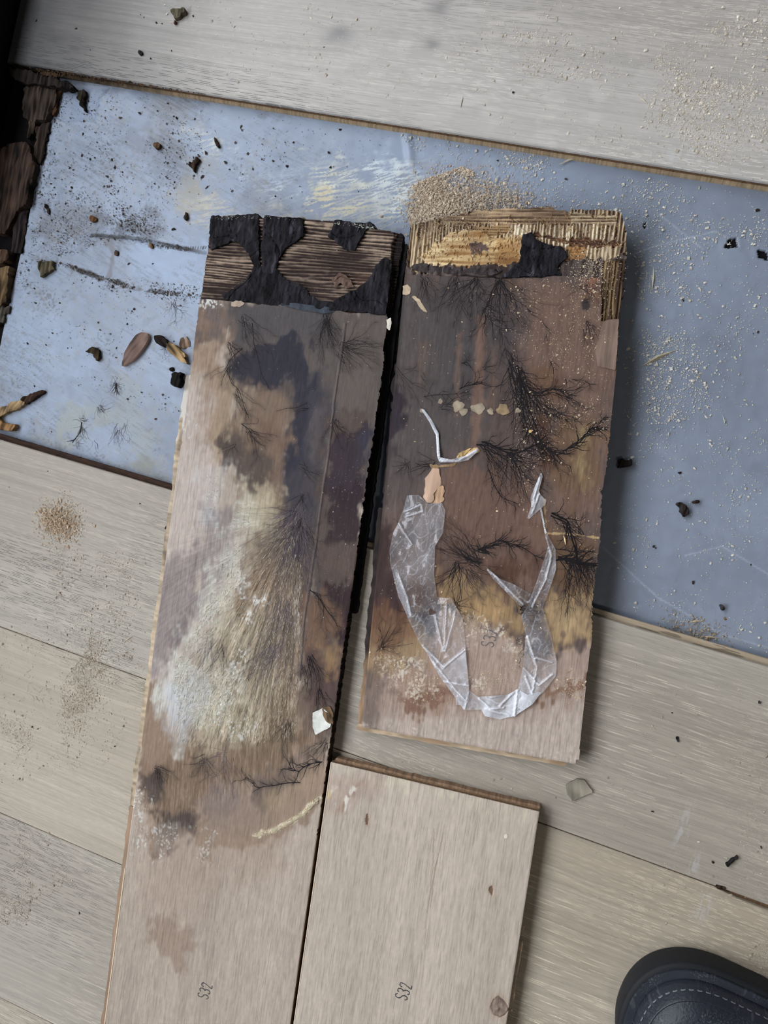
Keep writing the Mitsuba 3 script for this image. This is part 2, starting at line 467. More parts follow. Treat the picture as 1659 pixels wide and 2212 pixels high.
lm = trimesh.creation.cylinder(0.11, 0.02, sections=32)
lm.apply_translation(LP + [0, 0, -0.01])
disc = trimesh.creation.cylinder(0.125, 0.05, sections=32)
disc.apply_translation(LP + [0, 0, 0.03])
obj('diffuser', lm, 'grey_paint', lamp, emitter={'type': 'area', 'radiance': {'type': 'rgb', 'value': list(LAMP_RADIANCE)}})
obj('housing', disc, 'grey_paint', lamp)

# ------------------------------------------------------------------ the blue underlay in the gap
U = Face(0.0, (-0.2003, -0.002), 1.50, 0.386, 0.001, -0.0148)
GX = U.U - 0.2003
t = sm(0.12, 0.5, GX)[..., None]
U.C = lin((139, 151, 170)) * (1 - t) + lin((128, 137, 152)) * t
U.C = U.C * (1 + 0.05 * U.g(0.03, 0.02, 1) + 0.025 * U.g(0.004, 0.003, 2))[..., None]
dirt = sm(0.15, 0.0, np.abs(GX + 0.06) - 0.10)
spk = 0.9 * U.g(0.0008, 0.0007, 3) + 0.55 * U.g(0.010, 0.007, 4) + 0.5 * U.g(0.035, 0.026, 5)
U.blend(sm(1.3, 3.0, spk) * dirt * 0.6, (84, 84, 88))
U.blend(sm(0.2, 2.0, 0.6 * U.g(0.02, 0.012, 6) + 0.5 * U.g(0.004, 0.003, 7) + 0.3 * U.g(0.0012, 0.001, 8)) * dirt * 0.42, (108, 112, 118))
U.blend(sm(0.3, 2.0, 0.7 * U.g(0.018, 0.014, 9) + 0.5 * U.g(0.003, 0.0025, 10)) * dirt * 0.22, (166, 182, 204))
UL = dict(soft=8, amp=9, su=6, sv=4)
for px, col, op, k in (
        ([(225, 465), (330, 470), (360, 500), (330, 520), (250, 505)], (92, 95, 104), 0.60, {}),
        ([(300, 320), (390, 300), (420, 350), (380, 400), (330, 370)], (112, 118, 130), 0.45, {}),
        ([(90, 430), (160, 440), (250, 500), (180, 530), (90, 500)], (110, 116, 128), 0.45, {}),
        ([(370, 420), (440, 400), (470, 430), (450, 470), (390, 455)], (158, 152, 136), 0.55, {}),
        ([(400, 340), (450, 330), (470, 370), (420, 400)], (140, 138, 130), 0.35, {}),
        ([(320, 210), (390, 205), (420, 260), (340, 280)], (128, 132, 138), 0.4, {}),
        ([(140, 880), (200, 860), (215, 900), (180, 945), (130, 940), (120, 900)], (150, 156, 148), 0.55, {}),
        ([(250, 800), (300, 830), (330, 900), (350, 990), (300, 1010), (270, 950), (240, 900)], (146, 154, 152), 0.40, {}),
        ([(90, 930), (160, 960), (150, 985), (100, 970)], (152, 154, 142), 0.4, {}),
        ([(280, 985), (330, 1000), (350, 1040), (290, 1025)], (120, 122, 112), 0.55, {}),
        ([(215, 505), (245, 508), (250, 560), (243, 598), (228, 600), (240, 545)], (112, 108, 112), 0.55, dict(soft=1.5, amp=2)),
        ([(270, 500), (440, 530), (440, 640), (380, 630), (300, 590)], (158, 178, 206), 0.35, {}),
        ([(900, 370), (1000, 340), (1100, 380), (1120, 440), (1100, 470), (960, 480), (880, 470)], (140, 134, 126), 0.22, {}),
        ([(0, 700), (120, 690), (260, 720), (200, 800), (60, 830), (0, 800)], (158, 174, 196), 0.3, {})):
    U.lay(px, col, op=min(1, op * 1.3), **{**UL, **k})
# brushed streaks of cream residue, and dragged dirt
s1, s2, s3 = U.rot(14, 0.020, 0.0012, 1), U.rot(-18, 0.012, 0.0010, 2), U.rot(30, 0.014, 0.0011, 3)
patchy = sm(0.35, 0.60, U.rot(10, 0.030, 0.016, 4))
st = np.maximum(sm(0.50, 0.68, s1), 0.9 * sm(0.52, 0.70, s3)) * (0.35 + 0.65 * patchy)
for px, col, op in (([(650, 345), (700, 348), (790, 372), (870, 370), (910, 420), (840, 470), (700, 478), (676, 420)], (218, 217, 194), 0.85),
                    ([(665, 385), (720, 400), (800, 430), (830, 475), (690, 480)], (192, 178, 140), 0.75),
                    ([(770, 350), (880, 345), (960, 370), (930, 430), (820, 450)], (200, 212, 220), 0.70),
                    ([(400, 285), (470, 282), (490, 310), (440, 325)], (210, 210, 194), 0.8),
                    ([(540, 380), (640, 375), (660, 415), (550, 410)], (200, 210, 218), 0.7),
                    ([(380, 445), (470, 440), (560, 450), (650, 455), (640, 480), (420, 480)], (194, 186, 164), 0.65)):
    U.lay(px, col, soft=9, amp=10, op=op, su=5, sv=4, mask=st)
dr1 = sm(0.54, 0.76, s2) * sm(0.40, 0.60, U.rot(-25, 0.030, 0.02, 5)) * dirt
U.blend(dr1 * 0.36, (92, 95, 102))
dr2 = sm(0.50, 0.72, U.rot(-32, 0.010, 0.0011, 6)) * sm(0.45, 0.62, U.rot(20, 0.026, 0.02, 7)) * dirt
U.blend(dr2 * 0.32, (150, 144, 128))
U.blend(sm(0.52, 0.75, U.rot(-12, 0.016, 0.0012, 8)) * sm(0.45, 0.60, U.rot(0, 0.05, 0.03, 9)) * dirt * 0.2, (168, 184, 206))
for px, op in (([(225, 470), (300, 465), (345, 495), (330, 520), (250, 508)], 0.7), ([(330, 290), (400, 300), (410, 370), (350, 380)], 0.5), ([(90, 430), (200, 470), (170, 520), (90, 500)], 0.5), ([(130, 300), (250, 320), (240, 400), (120, 400)], 0.35), ([(330, 200), (430, 215), (420, 260), (340, 260)], 0.5)):
    U.lay(px, (82, 84, 90), soft=10, amp=9, op=op, su=6, sv=5, mask=0.35 + 0.65 * sm(0.40, 0.66, s2))
# seams, pleats and the zip-like weld
seam = U.near([(85, 562), (150, 575), (215, 600), (300, 625), (445, 640)], 0.02)
U.blend(sm(0.0026, 0.0004, seam + 0.0010 * U.g(0.003, 0.003, 21)) * sm(-1.2, 0.6, U.g(0.006, 0.006, 41)) * sm(0.05, -0.06, GX), (28, 27, 30))
U.blend(sm(0.009, 0.001, seam) * sm(0.3, 1.6, U.g(0.0015, 0.0012, 23)) * 0.6, (98, 92, 88))
pleat = U.near([(200, 508), (215, 508), (300, 516), (370, 531), (445, 546)], 0.02)
U.H += 0.0006 * sm(0.004, 0.0, np.abs(pleat - 0.0035)) - 0.0006 * sm(0.0025, 0, pleat)
U.blend(sm(0.0026, 0.0005, pleat) * 0.95 * sm(0.12, -0.05, GX + 0.04 * U.g(0.008, 0.008, 24)), (40, 44, 50))
zipl = U.near([(320, 532), (380, 536), (445, 535)], 0.02)
U.blend(sm(0.0018, 0.0008, zipl) * (np.sin(GX * 2 * np.pi / 0.0027) > 0.1), (48, 54, 62))
crease = U.near([(238, 190), (215, 215), (208, 250)], 0.02)
U.H += 0.0005 * sm(0.0025, 0, crease)
patch = U.sd([(125, 185), (240, 190), (216, 215), (206, 262), (120, 262)])
U.blend(sm(-0.002, 0.002, patch) * 0.45, (120, 134, 158))
U.H += -0.0005 * sm(-0.0015, 0.0015, patch)
for pl in ([(870, 268), (884, 320), (890, 352)], [(893, 270), (880, 300), (886, 345)]):
    U.H += 0.0008 * sm(0.006, 0, U.near(pl, 0.02))
for pl, w in (([(430, 600), (470, 660), (300, 600)], 0), ([(1290, 580), (1420, 530), (1545, 500), (1590, 525)], 1), ([(1300, 1180), (1420, 1290), (1560, 1370), (1659, 1400)], 1), ([(1480, 1200), (1560, 1180), (1659, 1240)], 1), ([(1420, 460), (1520, 540)], 1), ([(300, 595), (390, 640)], 0)):
    U.blend(sm(0.0012, 0.0002, U.near(pl, 0.02)) * 0.22, (206, 214, 226) if w else (90, 92, 98))
for px in ([(1573, 517), (1590, 515), (1594, 534), (1566, 536)], [(1390, 486), (1396, 478), (1393, 495)], [(1636, 540), (1659, 545), (1659, 562), (1640, 556)]):
    d = U.sd(px)
    U.H += -0.003 * sm(-0.0008, 0.0008, d) + 0.0004 * sm(0.0045, 0.0008, np.abs(d + 0.002))
    U.blend(sm(-0.0008, 0.0008, d), (52, 50, 54))
U.H += 0.00025 * U.g(0.02, 0.016, 30) + 0.00008 * U.g(0.003, 0.003, 31)
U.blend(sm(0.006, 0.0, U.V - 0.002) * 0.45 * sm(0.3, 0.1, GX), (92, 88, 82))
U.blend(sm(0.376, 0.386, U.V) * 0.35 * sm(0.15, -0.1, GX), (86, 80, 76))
cols = np.r_[np.arange(0, 960), np.arange(960, 1501, 30)]
msh, col = U.mesh(np.ones(U.shape, bool), -0.0164, cols=cols)
under = obj('underlay', msh, 'sheet_foam', smooth=True, color=col, label='blue grey foam underlay sheet laid bare in the gap between the floor boards', cat='underlay')

# ------------------------------------------------------------------ the taken-up boards, lying face down
PT = 0.015                     # thickness of a board
PW = 0.1893                    # width of its back


def ribs(F, across=True, seed=0, pitch=0.0016):
    """Split wood: rows of torn fibres, 0 in the furrows and 1 on the ridges."""
    if across:
        f = 1.1 * np.sin(2 * np.pi * F.V / pitch + 2.6 * F.g(0.03, 0.006, 900 + seed)) + 0.8 * F.g(0.009, pitch * 0.22, 905 + seed) + 0.3 * F.g(0.0016, 0.0006, 910 + seed)
    else:
        f = 1.1 * np.sin(2 * np.pi * F.U / pitch + 2.2 * F.g(0.006, 0.03, 920 + seed)) + 0.8 * F.g(pitch * 0.22, 0.006, 925 + seed) + 0.3 * F.g(0.0006, 0.0016, 930 + seed)
    return sm(-1.6, 1.9, f)


def bevelled(F, m, d, drop, soft=0.0006):
    F.H = F.H * 1 + 0
    F.H -= drop * sm(-soft, soft, d) * m


class Cords:
    """Dark root-like fungal cords, as thin raised ribbons on a face; they leave a dark halo."""

    def __init__(s, F, seed):
        s.F, s.r, s.lines = F, np.random.default_rng(seed), []

    def walk(s, p, h, length, w, wig=0.22, branch=0.25, depth=0, pull=0.0, dark=1.0):
        step = 0.0016
        n = max(3, int(length / step))
        pts, h0 = [p], h
        for i in range(n):
            h += s.r.normal(0, wig) + pull * math.sin(h0 - h)
            p = p + step * np.array([math.cos(h), math.sin(h)])
            pts.append(p)
            if depth < 3 and s.r.random() < branch * step / 0.008:
                s.walk(p, h + s.r.choice((-1, 1)) * s.r.uniform(0.25, 0.8), length * (1 - i / n) * s.r.uniform(0.3, 0.8), w * 0.7, wig, branch, depth + 1, pull, dark)
        s.lines.append((np.array(pts), w, dark))

    def fan(s, px, to, n, spread, l, w=0.0004, wig=0.13, branch=0.3, dark=1.0, r0=0.002):
        c, t = s.F.loc([px, to])
        h = math.atan2(*(t - c)[::-1])
        for i in range(n):
            a = h + spread * (2 * (i + s.r.random()) / n - 1)
            q = c + r0 * s.r.normal(0, 1, 2)
            s.walk(q, a, l * s.r.uniform(0.45, 1.05), w * s.r.uniform(0.6, 1.2), wig, branch, 0, 0.12, dark)

    def cord(s, px, w0, w1, twigs=0, tl=0.012, spread=0.7, wander=0.0012, strands=1, dark=1.0, gap=0.0012):
        q = s.F.loc(px)
        ls = LineString(q)
        L = ls.length
        t = np.arange(0, L, 0.0014)
        base = np.array([ls.interpolate(x).coords[0] for x in t])
        base = gaussian_filter(base, (1.5, 0), mode='nearest')
        k = len(t)
        for j in range(strands):
            off = gaussian_filter(s.r.standard_normal((k, 2)), (4, 0)) * wander * 3 + s.r.normal(0, gap, 2) * (strands > 1)
            p = base + off
            s.lines.append((p, np.linspace(w0, w1, k) * s.r.uniform(0.7, 1.1), dark))
            for _ in range(twigs):
                i = s.r.integers(0, k - 1)
                dh = math.atan2(*(p[min(i + 1, k - 1)] - p[i - 1 if i else 0])[::-1])
                s.walk(p[i], dh + s.r.choice((-1, 1)) * s.r.uniform(0.15, spread), tl * s.r.uniform(0.4, 1.2), w0 * 0.55, 0.2, 0.5, 1, 0, dark)

    def halo(s, wide=0.0016, amount=0.55, col=(44, 38, 38)):
        F = s.F
        acc = np.zeros(F.shape)
        for p, w, dark in s.lines:
            q = np.repeat(p, 3, 0) + s.r.normal(0, 0.0004, (3 * len(p), 2))
            i, j = np.round(q[:, 1] / F.step).astype(int), np.round(q[:, 0] / F.step).astype(int)
            ok = (i >= 0) & (j >= 0) & (i < F.shape[0]) & (j < F.shape[1])
            np.add.at(acc, (i[ok], j[ok]), dark)
        k = wide / F.step
        a = gaussian_filter(acc, k) * k * k * 1.1
        F.blend(amount * (1 - np.exp(-a * 0.9)), col)

    def build(s, name, bsdf, parent, mask=None, **lab):
        F = s.F
        vs, fs, cs, b = [], [], [], 0
        for p, w, dark in s.lines:
            i, j = np.round(p[:, 1] / F.step).astype(int), np.round(p[:, 0] / F.step).astype(int)
            ok = (i >= 1) & (j >= 1) & (i < F.shape[0] - 1) & (j < F.shape[1] - 1)
            if mask is not None:
                ok[ok] &= mask[i[ok], j[ok]]
            n = int(np.argmin(ok)) if not ok.all() else len(ok)
            if n < 3:
                continue
            p, i, j = p[:n], i[:n], j[:n]
            w = (np.full(n, w) * np.linspace(1, 0.35, n) if np.ndim(w) == 0 else w[:n]) * 1.25
            t = np.gradient(p, axis=0)
            t /= np.linalg.norm(t, axis=1, keepdims=True) + 1e-12
            nn = np.c_[-t[:, 1], t[:, 0]]
            z = F.z + F.H[i, j]
            L, R = F.world(p + nn * w[:, None] / 2), F.world(p - nn * w[:, None] / 2)
            M = F.world(p)
            vs.append(np.stack([np.c_[L, z + 0.00002], np.c_[M, z + 0.00005 + w * 0.35], np.c_[R, z + 0.00002]], 1).reshape(-1, 3))
            c = lin(np.array([25, 21, 23]) + s.r.uniform(-6, 12)) / dark
            cs.append(np.tile(c, (3 * n, 1)))
            k = b + 3 * np.arange(n - 1)
            for o in (0, 1):
                fs += [np.c_[k + o, k + o + 1, k + o + 4], np.c_[k + o, k + o + 4, k + o + 3]]
            b += 3 * n
        obj(name, (np.vstack(vs), np.vstack(fs)[:, ::-1]), bsdf, parent, smooth=True, color=np.vstack(cs), kind='stuff', **lab)


def hairs(name, F, px, n, l, col, parent, w=0.00022, heading=None, spread=3.2, lift=0.0005, mask=None, seed=0, **lab):
    """Short fibres of mould or torn wood standing on a face: thin triangles."""
    r = np.random.default_rng(seed + 40)
    polys = px if isinstance(px[0], list) else [px]
    P = []
    for q in polys:
        pol = Polygon(F.loc(q)).buffer(0)
        x0, y0, x1, y1 = pol.bounds
        k = int(n * pol.area / sum(Polygon(F.loc(a)).buffer(0).area for a in polys))
        p = r.uniform((x0, y0), (x1, y1), (k * 3, 2))
        P.append(p[shapely.contains_xy(pol, p)][:k])
    P = np.vstack(P)
    P = P[(P[:, 0] > 0.004) & (P[:, 0] < PW - 0.004)]
    i, j = np.clip((P[:, 1] / F.step).astype(int), 0, F.shape[0] - 1), np.clip((P[:, 0] / F.step).astype(int), 0, F.shape[1] - 1)
    if mask is not None:
        keep = mask[i, j] > r.random(len(P))
        P, i, j = P[keep], i[keep], j[keep]
    k = len(P)
    if heading is None:
        h = r.uniform(-3.2, 3.2, k)
    else:
        c = F.loc([heading])[0]
        h = np.arctan2(P[:, 1] - c[1], P[:, 0] - c[0]) + r.normal(0, spread, k)
    L = l * r.uniform(0.4, 1.3, k)
    d = np.c_[np.cos(h), np.sin(h)]
    nn = np.c_[-d[:, 1], d[:, 0]] * w * r.uniform(0.6, 1.4, k)[:, None]
    z = F.z + F.H[i, j]
    a, b, c = F.world(P - nn), F.world(P + nn), F.world(P + d * L[:, None])
    m = F.world(P + d * L[:, None] * 0.4)
    v = np.stack([np.c_[a, z + 0.00004], np.c_[b, z + 0.00004], np.c_[m, z + lift * r.uniform(0.5, 1.3, k)], np.c_[c, z + lift * r.uniform(0.1, 0.8, k)]], 1).reshape(-1, 3)
    b0 = 4 * np.arange(k)
    f = np.vstack([np.c_[b0, b0 + 1, b0 + 2], np.c_[b0 + 1, b0 + 3, b0 + 2], np.c_[b0, b0 + 2, b0 + 3]])
    cl = np.repeat(lin(np.clip(np.array(col) + r.normal(0, 10, (k, 1)), 0, 255)), 4, 0)
    return obj(name, (v, f), 'fibre', parent, color=cl, kind='stuff', **lab)


GLYPHS = {'S': [[(0.95, 0.82), (0.8, 0.98), (0.5, 1.0), (0.2, 0.95), (0.05, 0.78), (0.2, 0.58), (0.5, 0.5), (0.8, 0.42), (0.95, 0.22), (0.8, 0.05), (0.5, 0.0), (0.2, 0.02), (0.05, 0.18)]],
          '3': [[(0.1, 0.85), (0.25, 0.98), (0.55, 1.0), (0.85, 0.92), (0.92, 0.75), (0.8, 0.58), (0.5, 0.52)], [(0.5, 0.52), (0.8, 0.45), (0.93, 0.25), (0.8, 0.06), (0.5, 0.0), (0.2, 0.02), (0.08, 0.16)]],
          '2': [[(0.08, 0.78), (0.15, 0.95), (0.5, 1.0), (0.85, 0.94), (0.93, 0.75), (0.8, 0.55), (0.08, 0.0), (0.95, 0.0)]]}


def stamp(F, px, parent, text='S32', faded=0):
    """Ink figures reading up the board, at the pixel of their middle."""
    c = F.loc([px])[0]
    h, wd, gap, st = 0.0108, 0.0042, 0.0012, 0.00055
    r = np.random.default_rng(3)
    for k, ch in enumerate(text):
        vs, fs, b = [], [], 0
        for gi, line in enumerate(GLYPHS[ch]):
            if faded and k == 2:
                line = line[4:7]
            ls = LineString(line)
            q = np.array([ls.interpolate(t, normalized=True).coords[0] for t in np.linspace(0, 1, 22)])
            p = np.c_[c[0] + h * (0.5 - q[:, 1]) + 0.0012 * (k - 1), c[1] + (k - 1.5) * (wd + gap) + q[:, 0] * wd]
            t = np.gradient(p, axis=0)
            t /= np.linalg.norm(t, axis=1, keepdims=True) + 1e-12
            nn = np.c_[-t[:, 1], t[:, 0]] * st * r.uniform(0.6, 1.25, (22, 1))
            i, j = (p[:, 1] / F.step).astype(int), (p[:, 0] / F.step).astype(int)
            z = F.z + F.H[i, j] + 0.00004
            vs += [np.c_[F.world(p + nn), z], np.c_[F.world(p - nn), z]]
            a = b + np.arange(21)
            fs += [np.c_[a, a + 22, a + 23], np.c_[a, a + 23, a + 1]]
            b += 44
        obj('stamped_figure', (np.vstack(vs), np.vstack(fs)), 'raw_wood', parent, color=lin((104, 98, 98) if faded else (72, 68, 68)))


def fine_grain(F, amt=0.11, seed=0):
    gr = 0.6 * F.g(0.0004, 0.0035, 500 + seed) + 0.35 * F.g(0.0005, 0.0011, 501 + seed) + 0.18 * F.g(0.003, 0.08, 502 + seed)
    F.C *= np.clip(1 + amt * gr, 0.3, 2)[..., None]
    F.H += 0.00003 * F.g(0.0006, 0.0025, 503 + seed) + 0.00003 * F.g(0.004, 0.03, 504 + seed)


def layered(dark=0.0, cols=((96, 72, 54), (134, 104, 76), (88, 62, 46), (126, 96, 70), (104, 80, 60))):
    def wall(t, uv):
        k = min(int(t * len(cols)), len(cols) - 1)
        n = meshkit.noise(np.c_[uv * 900, np.full(len(uv), k)])[:, None]
        c = lin(cols[k]) * (0.6 + 0.8 * n)
        return c * (1 - dark) + lin((20, 17, 17)) * (0.6 + 0.8 * n) * dark
    return wall


# ---- the long stained board
A1 = 0.118994
P1 = Face(A1, np.array([math.cos(A1), math.sin(A1)]) * 0.054047 + np.array([-math.sin(A1), math.cos(A1)]) * -0.56, PW, 0.826, 0.0006, PT)
C = P1
C.C = np.ones(C.shape + (3,)) * lin((178, 164, 150))
C.C *= (1 + 0.03 * C.g(0.02, 0.06, 1) + 0.02 * C.g(0.003, 0.05, 2))[..., None]
# bottom drip marks, lower tide line, middle browns
L = C.lay
L([(320, 1975), (325, 2030), (345, 2065), (370, 2088), (392, 2104), (412, 2066), (420, 2015), (380, 1985)], (150, 129, 114), 5, 5, 0.75, 2, 9)
L([(300, 1960), (420, 1990), (500, 1900), (600, 1880), (660, 1700), (300, 1700)], (166, 145, 130), 12, 6, 0.5)
L([(300, 1640), (700, 1560), (700, 1720), (660, 1775), (590, 1815), (560, 1830), (470, 1830), (455, 1862), (430, 1866), (424, 1800), (385, 1800), (352, 1840), (335, 1858), (322, 1848), (318, 1760)], (150, 130, 113), 3, 4, 0.95, 2, 7)
L([(420, 1690), (600, 1690), (640, 1740), (560, 1800), (470, 1800), (430, 1770)], (146, 128, 115), 10, 8, 0.8)
L([(430, 1680), (500, 1675), (520, 1730), (480, 1760), (440, 1740)], (130, 116, 110), 8, 6, 0.6)
L([(560, 1640), (690, 1600), (680, 1640), (640, 1670), (600, 1700), (570, 1745), (545, 1720), (545, 1680)], (100, 88, 82), 6, 6, 0.85)
L([(640, 1700), (690, 1640), (712, 1650), (705, 1700), (670, 1730)], (160, 138, 118), 6, 5, 0.8)
L([(575, 1720), (640, 1705), (625, 1745), (590, 1765)], (166, 146, 118), 8, 5, 0.6)
L([(330, 1600), (640, 1560), (690, 1600), (640, 1650), (560, 1680), (440, 1690), (400, 1720), (420, 1770), (390, 1800), (340, 1800), (318, 1740), (320, 1660)], (130, 110, 92), 7, 8, 0.95)
L([(318, 1655), (345, 1640), (352, 1690), (350, 1740), (420, 1760), (420, 1800), (345, 1790), (322, 1760)], (82, 72, 68), 6, 7, 0.9)
L([(325, 1775), (380, 1780), (410, 1800), (380, 1815), (352, 1840), (333, 1855), (326, 1830)], (142, 130, 120), 5, 5, 0.6)
L([(318, 1840), (345, 1845), (425, 1800), (428, 1810), (350, 1858), (325, 1858)], (116, 99, 90), 4, 4, 0.6)
L([(690, 1150), (815, 1150), (790, 1300), (760, 1560), (700, 1605), (650, 1480), (655, 1350), (668, 1260)], (84, 70, 66), 7, 6, 0.97)
L([(600, 1110), (700, 1110), (680, 1300), (665, 1500), (640, 1500), (640, 1300)], (128, 108, 92), 8, 6, 0.95)
# pale pink-grey left half
L([(395, 830), (480, 830), (470, 1000), (450, 1100), (455, 1200), (430, 1320), (400, 1420), (345, 1480), (300, 1480), (340, 1200), (370, 1000)], (190, 176, 166), 8, 6, 0.95)
L([(440, 1100), (520, 1090), (500, 1200), (460, 1310), (420, 1330), (430, 1200)], (136, 126, 126), 7, 8, 0.75)
L([(345, 1200), (430, 1200), (420, 1330), (400, 1390), (370, 1440), (320, 1470), (330, 1320)], (140, 128, 127), 9, 8, 0.85)
L([(370, 1350), (405, 1330), (408, 1375), (385, 1420), (352, 1440)], (112, 102, 102), 5, 5, 0.6)
# tan heart
L([(470, 730), (500, 800), (510, 900), (480, 960), (440, 960), (440, 820), (412, 810), (418, 740)], (150, 127, 108), 9, 8, 0.85)
L([(480, 800), (515, 830), (510, 930), (470, 1000), (455, 930), (465, 850)], (158, 139, 116), 6, 6, 0.8)
L([(500, 790), (640, 830), (640, 900), (615, 1000), (610, 1110), (630, 1130), (640, 1200), (655, 1260), (650, 1480), (640, 1600), (420, 1620), (390, 1600), (430, 1430), (490, 1330), (530, 1250), (520, 1130), (500, 1040), (490, 900)], (144, 127, 109), 6, 7, 0.95)
L([(530, 1040), (620, 1060), (610, 1110), (600, 1180), (540, 1190), (530, 1110)], (168, 155, 134), 9, 9, 0.9)
L([(560, 1170), (625, 1140), (640, 1200), (650, 1300), (640, 1450), (620, 1560), (560, 1580), (560, 1450), (580, 1330), (540, 1260)], (136, 119, 102), 7, 8, 0.75)
L([(480, 1300), (560, 1300), (590, 1450), (560, 1600), (440, 1610), (400, 1500), (440, 1400)], (170, 156, 134), 14, 10, 0.8)
L([(530, 1205), (610, 1190), (590, 1260), (560, 1300), (520, 1340), (495, 1310)], (132, 112, 94), 7, 8, 0.75)
L([(560, 1560), (640, 1500), (690, 1560), (660, 1620), (600, 1650), (540, 1640)], (126, 108, 90), 8, 8, 0.8)
L([(640, 1440), (710, 1450), (715, 1530), (690, 1600), (650, 1580)], (112, 96, 86), 7, 7, 0.85)
rays = C.polar((642, 1105), 42, 14, 1) - 0.5
fanm = sm(-0.004, 0.012, C.sd([(645, 1100), (655, 1250), (660, 1480), (640, 1600), (420, 1640), (400, 1500), (440, 1400), (500, 1300), (560, 1190)]))
C.C *= (1 + fanm * 0.62 * rays)[..., None]
C.H += 0.00020 * fanm * rays
ray2 = C.polar((645, 1100), 120, 45, 15) * 0.6 + C.polar((640, 1090), 210, 90, 16) * 0.4 - 0.5
C.C *= np.clip(1 + (0.25 + fanm * 0.75) * sm(-0.02, 0.04, C.sd([(330, 1180), (660, 1050), (720, 1300), (660, 1640), (330, 1640)])) * 1.5 * ray2, 0.45, 1.6)[..., None]
C.H += 0.00022 * fanm * ray2
L([(535, 825), (645, 825), (630, 1000), (600, 1090), (550, 1010)], (114, 98, 87), 8, 6, 0.85)
# dark tops
L([(425, 645), (850, 660), (845, 760), (815, 1000), (760, 1200), (720, 1450), (660, 1480), (650, 1350), (668, 1260), (640, 1180), (615, 1090), (605, 1000), (620, 900), (600, 850), (540, 840), (500, 800), (480, 730), (425, 730)], (86, 79, 77), 6, 7, 0.96, 3, 12)
L([(425, 645), (480, 650), (500, 760), (460, 740), (420, 760)], (134, 112, 96), 8, 6, 0.75, 2, 14)
L([(448, 655), (475, 655), (470, 740), (455, 760)], (88, 88, 94), 5, 4, 0.55, 2, 14)
L([(500, 655), (700, 665), (720, 740), (600, 740), (500, 740)], (82, 79, 81), 10, 8, 0.8, 3, 12)
L([(735, 690), (840, 700), (815, 900), (770, 930), (725, 900), (720, 800)], (100, 91, 86), 8, 7, 0.8, 3, 14)
L([(640, 800), (680, 790), (720, 900), (700, 1000), (690, 1100), (640, 1140), (610, 1090), (605, 1020), (620, 930)], (62, 61, 69), 8, 8, 0.9, 3, 14)
L([(675, 880), (700, 880), (690, 1000), (672, 1060)], (98, 91, 90), 7, 5, 0.6, 2, 18)
L([(500, 775), (560, 745), (590, 735), (625, 722), (660, 740), (675, 790), (670, 830), (640, 828), (618, 818), (600, 838), (585, 848), (555, 835), (528, 815), (508, 795)], (50, 50, 60), 2.5, 5, 0.94, 3, 6)
L([(628, 825), (668, 825), (672, 900), (655, 960), (645, 1040), (632, 1070), (608, 1055), (604, 1005), (614, 950), (626, 900), (636, 870)], (52, 52, 62), 3, 5, 0.85, 3, 8)
L([(600, 1030), (700, 990), (700, 1090), (670, 1160), (640, 1200), (615, 1130), (612, 1080)], (70, 67, 72), 6, 7, 0.85, 3, 12)
L([(475, 955), (510, 935), (560, 950), (598, 985), (592, 1030), (560, 1048), (510, 1042), (482, 1005)], (84, 73, 68), 4, 6, 0.9, 3, 8)
L([(540, 850), (600, 870), (620, 920), (600, 990), (540, 960), (520, 910)], (128, 108, 92), 8, 8, 0.8, 3, 10)
L([(570, 845), (610, 850), (632, 880), (622, 920), (590, 900)], (128, 107, 91), 6, 5, 0.85, 3, 8)
L([(595, 940), (622, 950), (612, 1000), (612, 1100), (596, 1100), (590, 1040)], (128, 106, 90), 5, 5, 0.7, 3, 10)
L([(560, 905), (590, 910), (605, 960), (580, 985), (555, 950)], (110, 88, 76), 7, 6, 0.7)
# right of the seam
L([(715, 900), (800, 880), (790, 1000), (760, 1180), (740, 1300), (690, 1300), (680, 1180), (700, 1000)], (88, 76, 71), 8, 7, 0.9, 3, 12)
L([(720, 950), (800, 915), (800, 960), (786, 1040), (772, 1130), (735, 1085), (716, 1040)], (57, 49, 56), 3, 6, 0.92, 4, 9)
L([(772, 945), (808, 925), (806, 985), (792, 1030), (775, 1000)], (60, 60, 72), 4, 5, 0.7)
L([(712, 1055), (778, 1050), (772, 1170), (748, 1180), (715, 1165), (708, 1110)], (54, 44, 48), 2.5, 5, 0.9, 3, 7)
L([(702, 1258), (748, 1248), (757, 1290), (745, 1370), (733, 1400), (722, 1340), (702, 1310)], (54, 41, 44), 2.5, 5, 0.93, 3, 7)
L([(664, 1290), (695, 1278), (712, 1300), (722, 1360), (690, 1410), (655, 1410), (658, 1340)], (118, 92, 75), 5, 6, 0.9, 3, 9)
L([(650, 1420), (700, 1400), (735, 1405), (728, 1480), (712, 1560), (690, 1560), (660, 1500)], (88, 70, 66), 5, 6, 0.9, 3, 9)
L([(700, 1408), (726, 1402), (730, 1438), (708, 1462), (694, 1440)], (150, 122, 90), 5, 6, 0.8, 3, 5)
L([(730, 1180), (770, 1175), (757, 1245), (725, 1245), (705, 1220)], (98, 82, 75), 5, 6, 0.7, 3, 9)
fur = C.rot(96, 0.010, 0.0009, 17) - 0.5
C.C *= np.clip(1 + 0.9 * fur * sm(-0.008, 0.006, C.sd([(310, 1600), (700, 1540), (715, 1640), (640, 1700), (420, 1740), (410, 1800), (330, 1800)])), 0.4, 1.6)[..., None]
# bottom-left brown tongue
L([(318, 1480), (340, 1472), (362, 1490), (365, 1520), (360, 1550), (372, 1600), (372, 1625), (345, 1660), (315, 1668), (304, 1610)], (146, 124, 106), 2, 3, 0.95, 3, 6)
L([(322, 1472), (340, 1466), (350, 1484), (325, 1490)], (120, 94, 76), 3, 3, 0.7)
